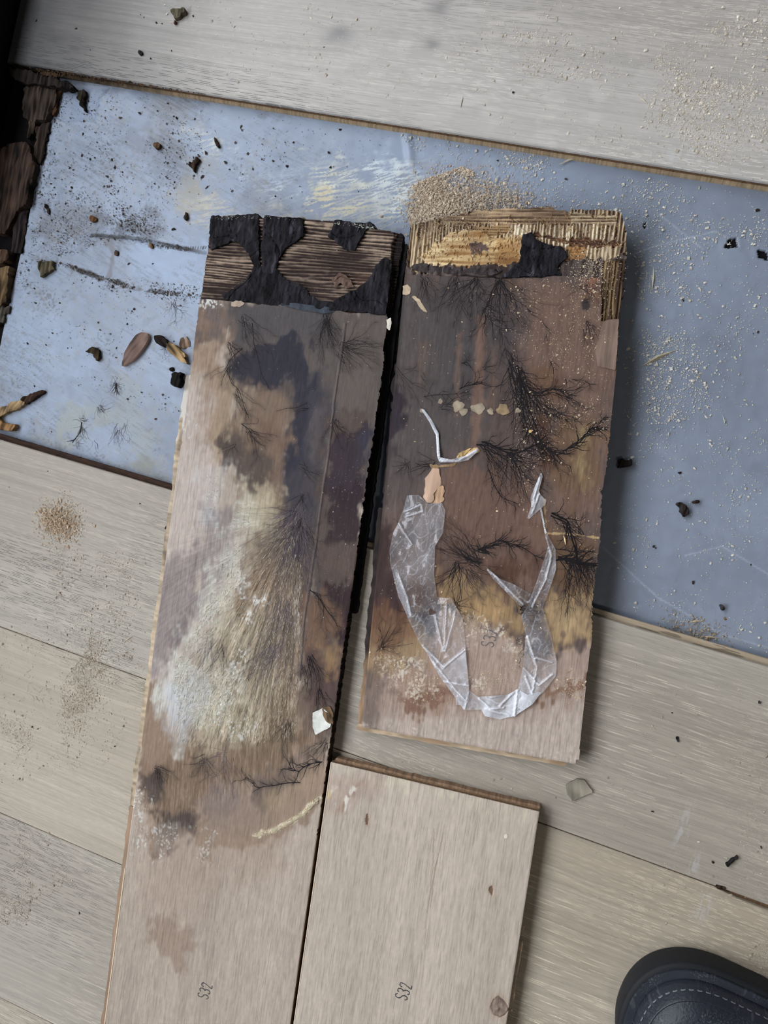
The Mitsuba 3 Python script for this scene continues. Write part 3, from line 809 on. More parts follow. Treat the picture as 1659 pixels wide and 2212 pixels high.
# mould bloom: white to cream, in rays
wr = C.polar((650, 1120), 34, 26, 7)
wr2 = C.polar((650, 1120), 90, 60, 8)
wn = 0.45 + 0.55 * sm(0.35, 0.75, 0.45 * wr + 0.45 * wr2 + 0.05 * C.g(0.012, 0.02, 61) + 0.05 * C.g(0.0007, 0.0007, 62))
bloom = np.zeros(C.shape)
for px, col, op in (([(505, 1100), (545, 1060), (560, 1120), (530, 1200), (500, 1300), (470, 1380), (420, 1440), (360, 1500), (365, 1430), (420, 1330), (470, 1220)], (206, 204, 192), 0.88),
                    ([(440, 1020), (480, 1010), (490, 1060), (460, 1120), (440, 1090)], (205, 206, 205), 0.6),
                    ([(360, 1440), (450, 1400), (520, 1440), (480, 1540), (420, 1570), (385, 1612), (370, 1590), (352, 1500)], (206, 203, 193), 0.85),
                    ([(490, 1260), (530, 1300), (500, 1480), (440, 1560), (420, 1480)], (202, 192, 168), 0.8),
                    ([(415, 1530), (560, 1540), (540, 1590), (430, 1600)], (200, 189, 162), 0.5),
                    ([(550, 1050), (590, 1060), (585, 1110), (545, 1140)], (202, 188, 154), 0.55)):
    bloom = np.maximum(bloom, L(px, col, 9, 12, op, 5, 8, 12, mask=wn))
for px, op in (([(480, 1490), (505, 1495), (500, 1545), (478, 1540)], 0.8), ([(505, 1380), (530, 1395), (520, 1470), (500, 1480)], 0.7), ([(560, 1290), (572, 1300), (535, 1345), (520, 1335)], 0.85), ([(505, 1225), (525, 1200), (530, 1290), (515, 1290)], 0.6),
               ([(470, 1545), (560, 1545), (560, 1600), (480, 1590)], 0.55), ([(395, 905), (415, 905), (412, 930), (396, 935)], 0.85), ([(428, 640), (470, 650), (470, 658), (428, 655)], 0.8), ([(325, 1775), (400, 1790), (380, 1820), (340, 1860), (322, 1850)], 0.45), ([(430, 1790), (465, 1795), (450, 1850), (430, 1850)], 0.4), ([(285, 1690), (318, 1700), (312, 1810), (298, 1850), (286, 1760)], 0.5)):
    L(px, (226, 226, 220), 4, 6, op, 2, 3, 13, mask=sm(0.2, 1.3, 0.8 * C.g(0.0006, 0.0007, 62) + 0.6 * C.g(0.003, 0.004, 63)))
C.H += 0.00035 * bloom
ridge = C.near([(712, 1713), (690, 1725), (672, 1738), (655, 1757), (625, 1775), (600, 1790), (575, 1798), (548, 1805)], 0.02)
C.blend(sm(0.0040, 0.0006, ridge + 0.0012 * C.g(0.002, 0.003, 64)) * 0.25, (176, 156, 122))
C.blend(sm(0.0022, 0.0003, ridge + 0.001 * C.g(0.0015, 0.002, 65)) * 0.8, (226, 216, 190))
C.H += 0.0006 * sm(0.0024, 0.0, ridge) * (1 + 0.3 * C.g(0.002, 0.002, 66))
L([(362, 1480), (440, 1455), (450, 1510), (415, 1560), (385, 1600), (372, 1570), (362, 1530)], (196, 199, 203), 8, 6, 0.7)
# the seam of two veneers
SEAM = [(745, 700), (737, 760), (722, 860), (708, 990), (692, 1090), (681, 1180), (668, 1262), (655, 1350), (646, 1470)]
sp = C.near(SEAM, 0.02)
C.H += 0.00045 * sm(0.0014, 0.0002, sp)
C.blend(sm(0.0011, 0.0003, sp) * 0.6, (118, 110, 106))
C.blend(sm(0.0008, 0.0002, C.near([(x + 3, y) for x, y in SEAM], 0.02)) * 0.75, (46, 40, 41))
for k in ([(640, 1140), (590, 1165), (560, 1160)], [(660, 1135), (680, 1160)], [(500, 1330), (490, 1400), (500, 1480)], [(520, 1210), (524, 1300)], [(490, 1320), (540, 1300)]):
    q = C.near(k, 0.01)
    C.H += 0.0004 * sm(0.002, 0, q)
    C.blend(sm(0.0014, 0, q) * 0.35, (110, 92, 78))
fine_grain(C, 0.075, 1)
# cords
K = Cords(C, 11)
K.fan((706, 690), (730, 790), 26, 0.5, 0.040, 0.00032, dark=0.9)
K.fan((706, 680), (690, 760), 14, 0.5, 0.032, 0.00030)
K.fan((740, 745), (830, 760), 16, 0.55, 0.040, 0.00034)
K.fan((735, 760), (780, 810), 12, 0.5, 0.026, 0.00034)
K.fan((525, 690), (600, 800), 9, 0.35, 0.055, 0.00036)
K.fan((495, 740), (560, 830), 9, 0.4, 0.042, 0.00034)
K.cord([(525, 755), (500, 775), (490, 790), (500, 820), (515, 850), (535, 900)], 0.0006, 0.0003, 12, 0.014)
K.cord([(540, 700), (555, 770), (570, 815), (585, 845)], 0.0006, 0.0003, 8, 0.01)
K.fan((490, 790), (470, 830), 8, 0.7, 0.028, 0.0003)
K.fan((510, 850), (560, 930), 12, 0.5, 0.035, 0.0003)
K.cord([(520, 915), (545, 945), (565, 965)], 0.0007, 0.0003, 9, 0.016)
K.fan((540, 930), (600, 990), 9, 0.5, 0.03, 0.0003)
K.fan((500, 960), (480, 1000), 8, 0.9, 0.02, 0.00026)
K.fan((665, 880), (610, 905), 4, 0.2, 0.026, 0.0004)
K.fan((725, 910), (745, 970), 12, 0.8, 0.026, 0.00034)
K.fan((650, 1010), (700, 1060), 5, 0.4, 0.024, 0.0003)
K.fan((640, 1110), (600, 1140), 14, 0.9, 0.034, 0.0003)
K.fan((648, 1125), (570, 1230), 34, 0.55, 0.062, 0.00028, wig=0.07, dark=0.7)
K.fan((650, 1120), (640, 1300), 22, 0.35, 0.075, 0.00028, wig=0.06, dark=0.7)
K.fan((645, 1130), (690, 1200), 12, 0.5, 0.034, 0.00034)
K.fan((655, 1070), (630, 1140), 10, 0.8, 0.026, 0.0003)
K.cord([(665, 1270), (682, 1285), (700, 1310), (722, 1362)], 0.0007, 0.0003, 10, 0.012)
K.fan((690, 1290), (730, 1400), 8, 0.4, 0.04, 0.0003)
K.fan((670, 1420), (705, 1500), 14, 0.5, 0.04, 0.0004)
K.fan((660, 1440), (640, 1520), 10, 0.6, 0.034, 0.0003)
K.fan((690, 1490), (700, 1560), 10, 0.5, 0.030, 0.0004)
K.fan((620, 1560), (600, 1640), 10, 0.6, 0.032, 0.0003)
K.fan((705, 1600), (650, 1660), 12, 0.6, 0.035, 0.0003)
K.cord([(700, 1640), (655, 1655), (645, 1668), (620, 1660)], 0.0012, 0.0005, 18, 0.014, dark=0.9)
K.cord([(650, 1690), (600, 1695), (560, 1700), (545, 1685), (525, 1680)], 0.0007, 0.0003, 22, 0.012)
K.fan((480, 1400), (470, 1470), 8, 0.4, 0.03, 0.0003)
K.fan((340, 1660), (380, 1720), 26, 0.9, 0.02, 0.00028, wig=0.05)
K.fan((440, 1640), (430, 1700), 26, 1.2, 0.02, 0.00026, wig=0.06)
for c, to, n, sp, l in (((645, 1110), (560, 1280), 60, 0.42, 0.090), ((648, 1115), (630, 1400), 60, 0.30, 0.120), ((640, 1110), (520, 1160), 26, 0.4, 0.050), ((620, 1300), (560, 1560), 50, 0.5, 0.090), ((600, 1400), (470, 1560), 40, 0.5, 0.070), ((460, 1380), (400, 1560), 30, 0.5, 0.06), ((480, 1640), (440, 1720), 40, 1.2, 0.03)):
    K.fan(c, to, n, sp, l, 0.00026, wig=0.05, branch=0.1, dark=0.10, r0=0.006)
K.halo(0.0012, 0.32)
# the rotted head: backing veneer torn away down to the cross ply
TOP1 = [(440, 478), (452, 472), (456, 465), (556, 459), (560, 470), (574, 466), (640, 468), (655, 467), (660, 472), (805, 480), (814, 492), (852, 498), (870, 500), (870, 520), (845, 660), (836, 672), (838, 690), (828, 760), (860, 760), (860, 2600), (180, 2600)]
TEAR = C.loc([(300, 642), (430, 643), (470, 648), (520, 652), (560, 655), (640, 660), (700, 668), (760, 672), (845, 678), (900, 682), (900, 300), (300, 300)])
dt = C.sd_local(TEAR, 0.3) + 0.0006 * C.g(0.004, 0.004, 70)
hd = sm(-0.0004, 0.0004, dt)
rb = ribs(C, True, 1, 0.0027)
stepn = sm(-0.3, 0.3, C.g(0.03, 0.012, 72))
dk, lt = lin((48, 37, 36)), lin((164, 144, 126))
torn = dk + (lt - dk) * (rb ** 2.0)[..., None] * (0.75 + 0.35 * C.g(0.02, 0.008, 73))[..., None].clip(0.25, 1.2)
C.C = C.C * (1 - hd[..., None]) + torn * hd[..., None]
C.H += hd * (-0.0028 + 0.0017 * rb - 0.0008 * stepn)
C.blend(sm(0.004, 0.0, np.abs(dt)) * hd * 0.6, (44, 36, 34))
C.blend(hd * sm(0.5, 1.6, C.g(0.012, 0.008, 74)) * 0.4, (94, 66, 52))
sideb = hd * sm(0.1808, 0.1824, C.U + 0.0008 * C.g(0.001, 0.003, 79))
C.blend(sideb * 0.96, (22, 19, 20))
C.H -= 0.003 * sideb
out = C.loc([(x, y) for x, y in TOP1[:18]] + [(880, 900), (700, 2600), (100, 2600), (380, 900)])
dd = C.sd_local(out, 0.05) + 0.0004 * C.g(0.001, 0.001, 75)
mask1 = (dd > 0)
edge = np.minimum(C.U, PW - C.U)
rag = sm(0.50, 0.56, C.V) * 0.00035 * (1 + C.g(0.0008, 0.0012, 76)).clip(0)
mask1 &= (PW - C.U > rag * 1.3 + sm(0.14, 0.34, C.V) * 0.0002 * (1 + C.g(0.0008, 0.0012, 77)).clip(0)) & ((C.U > rag) | (C.V < 0.58))
C.H -= 0.0006 * sm(0.0012, 0.0, edge) * (C.V < 0.70)


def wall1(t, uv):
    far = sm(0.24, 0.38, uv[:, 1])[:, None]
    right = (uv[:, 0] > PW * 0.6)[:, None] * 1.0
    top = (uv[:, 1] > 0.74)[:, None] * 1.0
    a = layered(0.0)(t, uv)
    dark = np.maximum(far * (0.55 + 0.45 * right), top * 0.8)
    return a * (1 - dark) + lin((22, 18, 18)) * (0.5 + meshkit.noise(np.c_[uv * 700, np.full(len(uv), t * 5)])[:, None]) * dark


B1 = thing('loose_floorboard', 'longest upturned board, with black rotted head and a pale mould bloom', 'floorboard')
msh, col = C.mesh(mask1, 0.0004, wall1, 6)
obj('backing', msh, 'ply_veneer', B1, smooth=True, color=col)
K.build('fungal_cords', 'rot_wood', B1, mask=mask1 & (dt < 0), label='fine dark root-like fungal cords')
lo = Face(A1, C.o - C.e * 0.30, PW, 0.299, 0.01, PT)     # the rest of it, beyond the frame
lo.C[:] = lin((178, 164, 150))
msh, col = lo.mesh(np.ones(lo.shape, bool), 0.0004)
obj('backing_end', msh, 'ply_veneer', B1, color=col)


def strip(name, F, u0, u1, v0, v1, z0, z1, parent, cf, step=0.0012, jag=0.0006, seed=0, bsdf='raw_wood', **lab):
    """A ragged tongue or lip along a board: u, v in the board's own metres."""
    w = F.world(np.array([(u0, v0), (u1, v0), (u1, v1), (u0, v1)], float))
    a = math.atan2(F.n[1], F.n[0])
    return slab(name, None, z1, z1 - z0, bsdf, cf=cf, step=step, a=a, parent=parent, jag=jag, smooth=False, seed=seed, local=w, **lab)


def bar(name, F, u0, u1, v0, v1, z0, z1, parent, bsdf, col, **lab):
    """A straight strip along a board."""
    m = box(u0, u1, v0, v1, z0, z1)
    v = np.array(m.vertices)
    m.vertices = np.c_[F.world(v[:, :2]), v[:, 2]]
    return obj(name, m, bsdf, parent, color=lin(col), **lab)


def tongue_cf(F, d):
    v = F.V
    c = lin((184, 166, 140)) * np.clip(1 + 0.16 * F.g(0.003, 0.0009, 3) + 0.10 * F.g(0.004, 0.02, 4), 0.3, 1.6)[..., None]
    pale = sm(0.0, 0.8, F.g(0.002, 0.006, 6) + 3 * sm(0.33, 0.42, v) - 1.2)[..., None] * sm(0.28, 0.38, v)[..., None]
    c = c * (1 - pale) + lin((208, 202, 192)) * pale
    dk = sm(0.9, 1.5, F.g(0.004, 0.010, 7))[..., None] * 0.6
    return c * (1 - dk) + lin((84, 62, 48)) * dk


strip('tongue', C, -0.0066, 0.0005, 0.24, 0.668, 0.0055, 0.0100, B1, tongue_cf, jag=0.00045, label='pale ragged tongue')
strip('tongue', C, -0.0066, 0.0005, -0.26, 0.24, 0.0055, 0.0100, B1, solid((156, 130, 108), 0.14, 0.001, 0.01), jag=0.0003, seed=2)
bar('edge_strip', C, -0.0005, 0.0006, -0.26, 0.18, 0.0140, 0.01515, B1, 'raw_wood', (214, 196, 168), label='thin light edge line')
lipv = C.loc([(870, 520), (775, 1330)])[:, 1]
slab('charred_lip', None, 0.0062, 0.0054, 'char', cf=solid((20, 18, 19), 0.3), step=0.0009, a=A1, parent=B1, jag=0.0003, smooth=False, seed=8,
     local=C.world(np.array([(PW - 0.001, lipv[1]), (PW + 0.0046, lipv[1]), (PW + 0.0046, lipv[1] + 0.2), (PW + 0.0034, lipv[0]), (PW - 0.001, lipv[0])])))
stamp(C, (443, 2139), B1)
CF = lambda F, d: lin((31, 29, 33)) * np.clip(1 + 0.30 * F.g(0.0008, 0.004, 1) + 0.22 * F.g(0.004, 0.004, 2), 0.35, 2.2)[..., None] * (1 + 2.2 * sm(0.9, 2.4, F.g(0.0006, 0.0035, 3)) + 1.2 * sm(1.2, 2.4, F.g(0.003, 0.003, 9)))[..., None]
HF = lambda F, d: -0.0012 * sm(0.05, 0.0, np.abs(F.g(0.010, 0.012, 8))) + 0.0005 * F.g(0.005, 0.005, 4) + 0.00035 * F.g(0.0016, 0.0016, 6) + 0.00016 * F.g(0.0007, 0.0016, 5) - 0.0007 * sm(0.0016, 0.0, d)
ch = dict(step=0.0006, a=A1, parent=B1, jag=0.00035, label='charred black veneer flake')
slab('charred_flake', [(454, 467), (557, 460), (559, 520), (560, 590), (545, 570), (535, 545), (520, 530), (505, 520), (480, 530), (456, 538), (452, 500)], 0.0152, 0.0022, 'char', HF, CF, seed=1, **ch)
slab('charred_flake', [(572, 464), (645, 468), (657, 470), (655, 510), (620, 532), (600, 560), (595, 590), (566, 590), (563, 530)], 0.0156, 0.0026, 'char', HF, CF, seed=2, **ch)
slab('charred_flake', [(722, 475), (800, 480), (812, 492), (790, 496), (782, 512), (765, 542), (740, 538), (722, 520), (708, 512), (716, 495)], 0.0150, 0.0020, 'char', HF, CF, seed=3, **ch)
slab('charred_flake', [(480, 636), (520, 615), (540, 590), (550, 562), (560, 572), (575, 580), (595, 580), (608, 590), (620, 606), (640, 612), (660, 620), (672, 640), (690, 650), (720, 650), (740, 640), (760, 630), (790, 608), (815, 570), (832, 552), (846, 570), (838, 640), (832, 680), (760, 672), (690, 668), (640, 662), (560, 657), (510, 650), (484, 645)], 0.0156, 0.0026, 'char', HF, CF, seed=4, **ch)
slab('flap', [(600, 654), (640, 655), (700, 662), (728, 668), (716, 676), (700, 678), (680, 674), (650, 670), (620, 662)], 0.0162, 0.0006, 'char', lambda F, d: 0.0008 * F.g(0.004, 0.002, 1), solid((66, 72, 80), 0.1), seed=5, a=A1, parent=B1, label='blue-grey peeling flap')
slab('veneer_shred', [(715, 600), (735, 588), (755, 600), (765, 620), (750, 624), (735, 610), (722, 620)], 0.0158, 0.0008, 'rot_wood', HF, solid((104, 84, 74), 0.2), seed=6, a=A1, parent=B1, jag=0.0004)
slab('veneer_shred', [(498, 652), (520, 648), (530, 655), (515, 664), (500, 660)], 0.0156, 0.0006, 'raw_wood', None, solid((170, 152, 134), 0.08), seed=7, a=A1, parent=B1, jag=0.0003)
slab('paint_crust', [(834, 690), (846, 684), (848, 700), (842, 714), (834, 706)], 0.0158, 0.0007, 'raw_wood', lambda F, d: 0.0003 * F.g(0.001, 0.001, 1), solid((214, 206, 190), 0.10, 0.001, 0.001), a=A1, parent=B1, jag=0.0003, label='cream crust on the edge')
hairs('mould_fuzz', C, [[(505, 1110), (540, 1080), (540, 1200), (500, 1310), (440, 1420), (375, 1500), (380, 1430), (440, 1330), (480, 1220)], [(410, 1440), (520, 1440), (480, 1560), (390, 1600), (380, 1500)], [(480, 1490), (510, 1495), (500, 1550), (476, 1545)], [(510, 1380), (530, 1395), (520, 1470), (500, 1480)], [(440, 1030), (470, 1020), (480, 1080), (450, 1110)]], 5200, 0.0032, (214, 212, 200), B1, heading=(650, 1110), spread=0.5, mask=sm(0.05, 0.6, bloom), label='white mould fuzz')
hairs('hyphae', C, [(645, 1110), (655, 1300), (640, 1590), (420, 1610), (380, 1580), (440, 1380), (540, 1200)], 2600, 0.009, (206, 197, 176), B1, w=0.00011, heading=(648, 1090), spread=0.16, lift=0.00035, seed=6)
hairs('ridge_fuzz', C, [(548, 1797), (600, 1780), (650, 1745), (690, 1716), (692, 1730), (660, 1765), (600, 1800), (555, 1812)], 4200, 0.0015, (238, 231, 212), B1, lift=0.0009, seed=2, mask=sm(0.0028, 0.0006, ridge), label='cream line of mould')
slab('bare_patch', [(675, 1540), (699, 1530), (716, 1545), (713, 1570), (681, 1589), (676, 1570)], 0.0159, 0.0012, 'raw_wood', lambda F, d: 0.0004 * F.g(0.004, 0.004, 1), lambda F, d: lin((222, 222, 214)) * np.clip(1 + 0.06 * F.g(0.001, 0.001, 1) - 0.35 * sm(1.4, 2.2, F.g(0.0015, 0.0012, 2)), 0.3, 1.2)[..., None], a=0.5, parent=B1, jag=0.0002, label='white chip of paint')
slab('bare_patch', [(698, 1530), (712, 1524), (720, 1540), (717, 1566), (706, 1560), (700, 1548)], 0.0163, 0.0010, 'raw_wood', None, solid((106, 84, 60), 0.35, 0.0007, 0.003), a=0.5, parent=B1, jag=0.0005, label='torn tan wood')

# ---- the clean board below
P3 = Face(A1, C.n * 0.246437 + C.e * -0.60, PW, 0.60 - 0.227961, 0.0007, PT)
D = P3
D.C = np.ones(D.shape + (3,)) * lin((190, 177, 162))
D.C *= (1 + 0.035 * D.g(0.012, 0.09, 1) + 0.02 * D.g(0.002, 0.08, 2))[..., None]
D.lay([(700, 1660), (830, 1680), (800, 1720), (760, 1745), (720, 1760), (696, 1765)], (178, 158, 144), 6, 5, 0.7)
D.lay([(770, 1690), (785, 1685), (745, 1740), (728, 1752)], (156, 130, 110), 4, 3, 0.7)
D.lay([(704, 1715), (712, 1700), (716, 1716), (708, 1730), (700, 1730)], (206, 184, 130), 3, 3, 0.9)
fz = sm(0.4, 1.2, D.g(0.0012, 0.002, 5) + 0.3)
D.lay([(712, 1705), (735, 1700), (740, 1735), (720, 1740)], (222, 216, 206), 4, 5, 0.7, mask=fz)
D.lay([(735, 1730), (765, 1695), (770, 1705), (745, 1742)], (226, 220, 208), 3, 4, 0.8, mask=fz)
D.lay([(712, 1642), (900, 1690), (1165, 1759), (1163, 1785), (900, 1715), (712, 1665)], (206, 195, 174), 5, 4, 0.7, 2, 5, mask=sm(-0.6, 0.8, D.g(0.0012, 0.007, 6)))
for px in ([(793, 1756), (796, 1765), (795, 1785), (790, 1780), (789, 1768)], [(1062, 1913), (1066, 1922), (1063, 1935), (1057, 1928), (1056, 1918)]):
    d = D.sd(px)
    D.blend(sm(-0.004, 0.001, d) * 0.4, (172, 142, 112))
    D.blend(sm(-0.0006, 0.0006, d) * 0.9, (112, 82, 66))
    D.H -= 0.0006 * sm(-0.0005, 0.0008, d)
dk = D.sd([(1077, 2153), (1090, 2165), (1098, 2180), (1090, 2192), (1080, 2197), (1066, 2190), (1061, 2175), (1066, 2162)])
D.blend(sm(-0.008, 0.002, dk) * 0.35, (170, 132, 104))
kn = sm(0.45, 0.9, D.polar((1079, 2176), 1.6, 90, 3) + 0.1)
D.blend(sm(-0.0005, 0.0005, dk) * 0.95, (150, 132, 118))
D.blend(sm(-0.0005, 0.0005, dk) * kn * 0.8, (112, 96, 86))
D.blend(sm(0.0012, 0.0002, np.abs(dk + 0.0002)) * 0.85, (78, 56, 46))
D.H += -0.0007 * sm(0.0012, 0.0002, np.abs(dk + 0.0002)) + 0.0002 * sm(0, 0.001, dk) * D.g(0.001, 0.001, 8)
for pl in ([(938, 1790), (935, 1880), (925, 1960), (912, 2090)], [(958, 1800), (940, 1880), (930, 1960)]):
    q = D.near(pl, 0.01)
    D.blend(sm(0.0005, 0.0001, q + 0.0002 * D.g(0.0008, 0.006, 9)) * 0.6, (146, 122, 102))
    D.H -= 0.0002 * sm(0.0006, 0, q)
    q = D.near([(x + 3, y + 30) for x, y in pl], 0.01)
    D.blend(sm(0.0005, 0.0001, q) * sm(0, 1, D.g(0.01, 0.02, 10)) * 0.7, (216, 202, 182))
fine_grain(D, 0.06, 2)
D.H -= 0.0005 * sm(0.0012, 0.0, np.minimum(np.minimum(D.U, PW - D.U), D.v[-1] - D.V))
B3 = thing('loose_floorboard', 'clean pale upturned board lying beside the boot, the least stained of the three loose boards', 'floorboard')
msh, col = D.mesh(np.ones(D.shape, bool), 0.0004, layered(0.0, ((176, 158, 136), (82, 62, 48), (150, 124, 98), (140, 114, 90), (96, 74, 58), (150, 128, 104))), 7)
obj('backing', msh, 'ply_veneer', B3, smooth=True, color=col)
TE = D.v[-1]
strip('end_lip', D, 0.002, PW + 0.0005, TE - 0.001, TE + 0.0022, 0.0008, 0.0082, B3, lambda F, d: lin((150, 122, 98)) * np.clip(1 + 0.2 * F.g(0.0006, 0.003, 1), 0.3, 1.6)[..., None], jag=0.0002)
bar('tongue', D, -0.0014, 0.0005, 0.0, TE, 0.0055, 0.0095, B3, 'raw_wood', (86, 62, 46))
bar('edge_strip', D, -0.0004, 0.0006, 0.0, TE, 0.0140, 0.01510, B3, 'raw_wood', (206, 190, 166))
w = at([(1131, 1999), (1133, 2001), (1129, 2040), (1120, 2090), (1109, 2160), (1106, 2187), (1104, 2186), (1107, 2150), (1117, 2085), (1126, 2035)], 0.010)
slab('splinter', None, 0.010, 0.0012, 'raw_wood', None, solid((196, 172, 144), 0.1), a=A1, parent=B3, jag=0.0002, local=w, step=0.0004, label='long pale splinter along the edge')
slab('paint_spot', [(1089, 1804), (1094, 1801), (1097, 1807), (1093, 1812), (1089, 1810)], 0.0154, 0.0004, 'raw_wood', None, solid((226, 216, 204), 0.03), parent=B3, step=0.0004)
stamp(D, (872, 2140), B3)

# ---- the board with the plastic strip
A2 = 0.167767
P2 = Face(A2, np.array([math.cos(A2), math.sin(A2)]) * 0.260398 + np.array([-math.sin(A2), math.cos(A2)]) * -0.202853, PW + 0.0035, 0.512, 0.0006, PT)
E2 = P2
E2.C = np.ones(E2.shape + (3,)) * lin((96, 82, 77))
L = E2.lay
E2.C *= (1 + 0.05 * E2.g(0.008, 0.09, 1) + 0.05 * E2.g(0.0016, 0.09, 2))[..., None]
L([(870, 600), (1040, 600), (1030, 950), (930, 1040), (830, 1080), (840, 800)], (84, 79, 78), 14, 8, 0.8, 3, 14)
L([(960, 610), (1100, 620), (1090, 800), (1040, 900), (960, 880), (930, 700)], (72, 69, 71), 14, 8, 0.6, 3, 14)
L([(1080, 640), (1150, 660), (1160, 760), (1110, 800), (1070, 740)], (72, 68, 70), 8, 7, 0.6, 3, 12)
L([(1140, 610), (1340, 610), (1330, 800), (1300, 1150), (1170, 1150), (1180, 900), (1130, 760)], (118, 95, 83), 10, 8, 0.85, 3, 14)
L([(1030, 680), (1048, 680), (1045, 900), (1020, 980), (1018, 880)], (122, 97, 84), 2, 1.2, 0.75, 1.5, 25)
L([(985, 720), (997, 720), (992, 900), (980, 900)], (116, 94, 83), 2, 1.2, 0.6, 1.5, 25)
L([(1060, 760), (1075, 770), (1068, 900), (1055, 880)], (110, 88, 76), 2, 1.2, 0.5, 1.5, 25)
L([(905, 740), (925, 740), (915, 830), (900, 830)], (108, 90, 78), 3, 1.2, 0.45, 1.5, 25)
L([(960, 1000), (1160, 1010), (1175, 1150), (1120, 1190), (960, 1190), (930, 1100)], (112, 88, 77), 9, 8, 0.9, 2, 16)
L([(835, 1000), (930, 990), (925, 1070), (870, 1100), (830, 1080)], (88, 79, 77), 8, 7, 0.8, 3, 10)
L([(850, 838), (872, 845), (886, 880), (872, 925), (852, 950), (838, 955)], (50, 44, 51), 2.5, 5, 0.92, 3, 6)
L([(838, 955), (865, 960), (860, 985), (838, 990)], (60, 52, 56), 4, 4, 0.7)
# amber and olive
L([(1180, 900), (1300, 930), (1300, 1040), (1240, 1080), (1190, 1060), (1180, 980)], (112, 88, 68), 6, 8, 0.75, 3, 10)
L([(1240, 920), (1275, 925), (1262, 980), (1262, 1040), (1238, 1050), (1250, 980)], (156, 134, 98), 4, 6, 0.75, 2, 8, mask=0.5 + 0.5 * sm(-0.5, 0.8, E2.g(0.0015, 0.003, 5)))
L([(1148, 890), (1180, 895), (1185, 960), (1200, 1000), (1170, 1000), (1150, 950)], (84, 56, 40), 5, 5, 0.75)
L([(1150, 790), (1190, 800), (1200, 850), (1150, 860), (1120, 830)], (108, 80, 62), 6, 6, 0.7)
L([(1095, 600), (1120, 612), (1115, 635), (1095, 625)], (120, 92, 64), 5, 4, 0.6)
L([(1255, 603), (1288, 600), (1290, 640), (1262, 640)], (140, 92, 68), 4, 4, 0.7)
L([(1180, 1150), (1300, 1160), (1290, 1300), (1220, 1310), (1180, 1250)], (110, 86, 66), 7, 7, 0.9)
L([(940, 1170), (1180, 1160), (1190, 1290), (1100, 1310), (960, 1250)], (116, 92, 80), 7, 7, 0.85)
L([(1040, 1190), (1100, 1190), (1128, 1230), (1110, 1270), (1060, 1275), (1035, 1240)], (82, 58, 46), 6, 6, 0.85)
L([(1140, 1200), (1180, 1210), (1175, 1280), (1140, 1270)], (80, 54, 46), 6, 6, 0.6)
L([(815, 1130), (850, 1140), (858, 1200), (880, 1330), (850, 1360), (800, 1370), (805, 1250)], (62, 47, 48), 3, 6, 0.93, 4, 8)
L([(860, 1110), (950, 1090), (960, 1190), (950, 1320), (890, 1330), (860, 1250)], (116, 96, 86), 6, 7, 0.85)
L([(885, 1270), (935, 1260), (945, 1320), (925, 1360), (890, 1345)], (74, 52, 42), 5, 6, 0.85)
L([(930, 1180), (985, 1190), (1000, 1280), (960, 1310), (935, 1260)], (92, 70, 58), 5, 6, 0.8)
# clean lower part
L([(780, 1470), (880, 1430), (960, 1330), (1010, 1330), (1060, 1345), (1120, 1380), (1200, 1410), (1280, 1390), (1280, 1700), (760, 1700)], (168, 147, 134), 5, 6, 0.97, 2, 8)
L([(770, 1560), (900, 1545), (1000, 1530), (1130, 1545), (1280, 1520), (1280, 1700), (760, 1700)], (186, 172, 160), 9, 7, 0.85, 2, 8)
L([(790, 1380), (830, 1350), (920, 1350), (945, 1400), (900, 1440), (840, 1450), (800, 1480), (785, 1440)], (158, 132, 102), 9, 9, 0.9, 2, 6)
L([(790, 1290), (880, 1330), (900, 1370), (830, 1400), (785, 1400)], (118, 86, 66), 7, 7, 0.7)
L([(780, 1440), (830, 1450), (850, 1500), (800, 1570), (778, 1560)], (104, 91, 84), 6, 6, 0.75)
L([(960, 1240), (1000, 1245), (1060, 1275), (1110, 1300), (1140, 1340), (1120, 1385), (1070, 1355), (1020, 1335), (970, 1330), (955, 1290)], (160, 132, 98), 7, 6, 0.93, 2, 5)
L([(1000, 1290), (1050, 1300), (1090, 1320), (1040, 1335), (1000, 1320)], (190, 156, 110), 6, 5, 0.5)
L([(1175, 1285), (1280, 1290), (1272, 1375), (1200, 1400), (1185, 1350)], (170, 143, 108), 6, 7, 0.93, 2, 5)
L([(1190, 1310), (1260, 1320), (1250, 1370), (1200, 1380)], (190, 164, 126), 6, 6, 0.6)
L([(860, 1450), (960, 1440), (1000, 1500), (960, 1545), (880, 1530)], (158, 130, 114), 8, 7, 0.7)
L([(868, 1500), (960, 1485), (975, 1500), (935, 1525), (900, 1545), (870, 1530)], (120, 88, 70), 3, 5, 0.75, 1.2, 7)
L([(1150, 1500), (1265, 1470), (1264, 1492), (1200, 1505), (1170, 1520)], (124, 90, 70), 3, 5, 0.75, 1.2, 7)
L([(1040, 1400), (1110, 1390), (1100, 1480), (1050, 1490)], (176, 154, 140), 8, 6, 0.5, 2, 9)
frost = sm(0.3, 1.3, 0.8 * E2.g(0.0005, 0.0006, 70) + 0.6 * E2.g(0.003, 0.003, 71))
for px, op in (([(1000, 1330), (1060, 1350), (1080, 1375), (1030, 1370), (1000, 1390)], 0.7), ([(1090, 1360), (1130, 1400), (1120, 1460), (1105, 1430)], 0.6), ([(1020, 1460), (1060, 1455), (1060, 1500), (1025, 1490)], 0.6), ([(1210, 1485), (1262, 1460), (1262, 1478), (1220, 1498)], 0.9),
               ([(860, 1430), (900, 1425), (950, 1480), (920, 1510), (870, 1500)], 0.6), ([(800, 1410), (880, 1420), (860, 1460), (800, 1450)], 0.4), ([(780, 1570), (1250, 1648), (1250, 1636), (900, 1572), (786, 1560)], 0.3)):
    L(px, (224, 214, 198), 5, 6, op, 2, 3, 13, mask=frost)
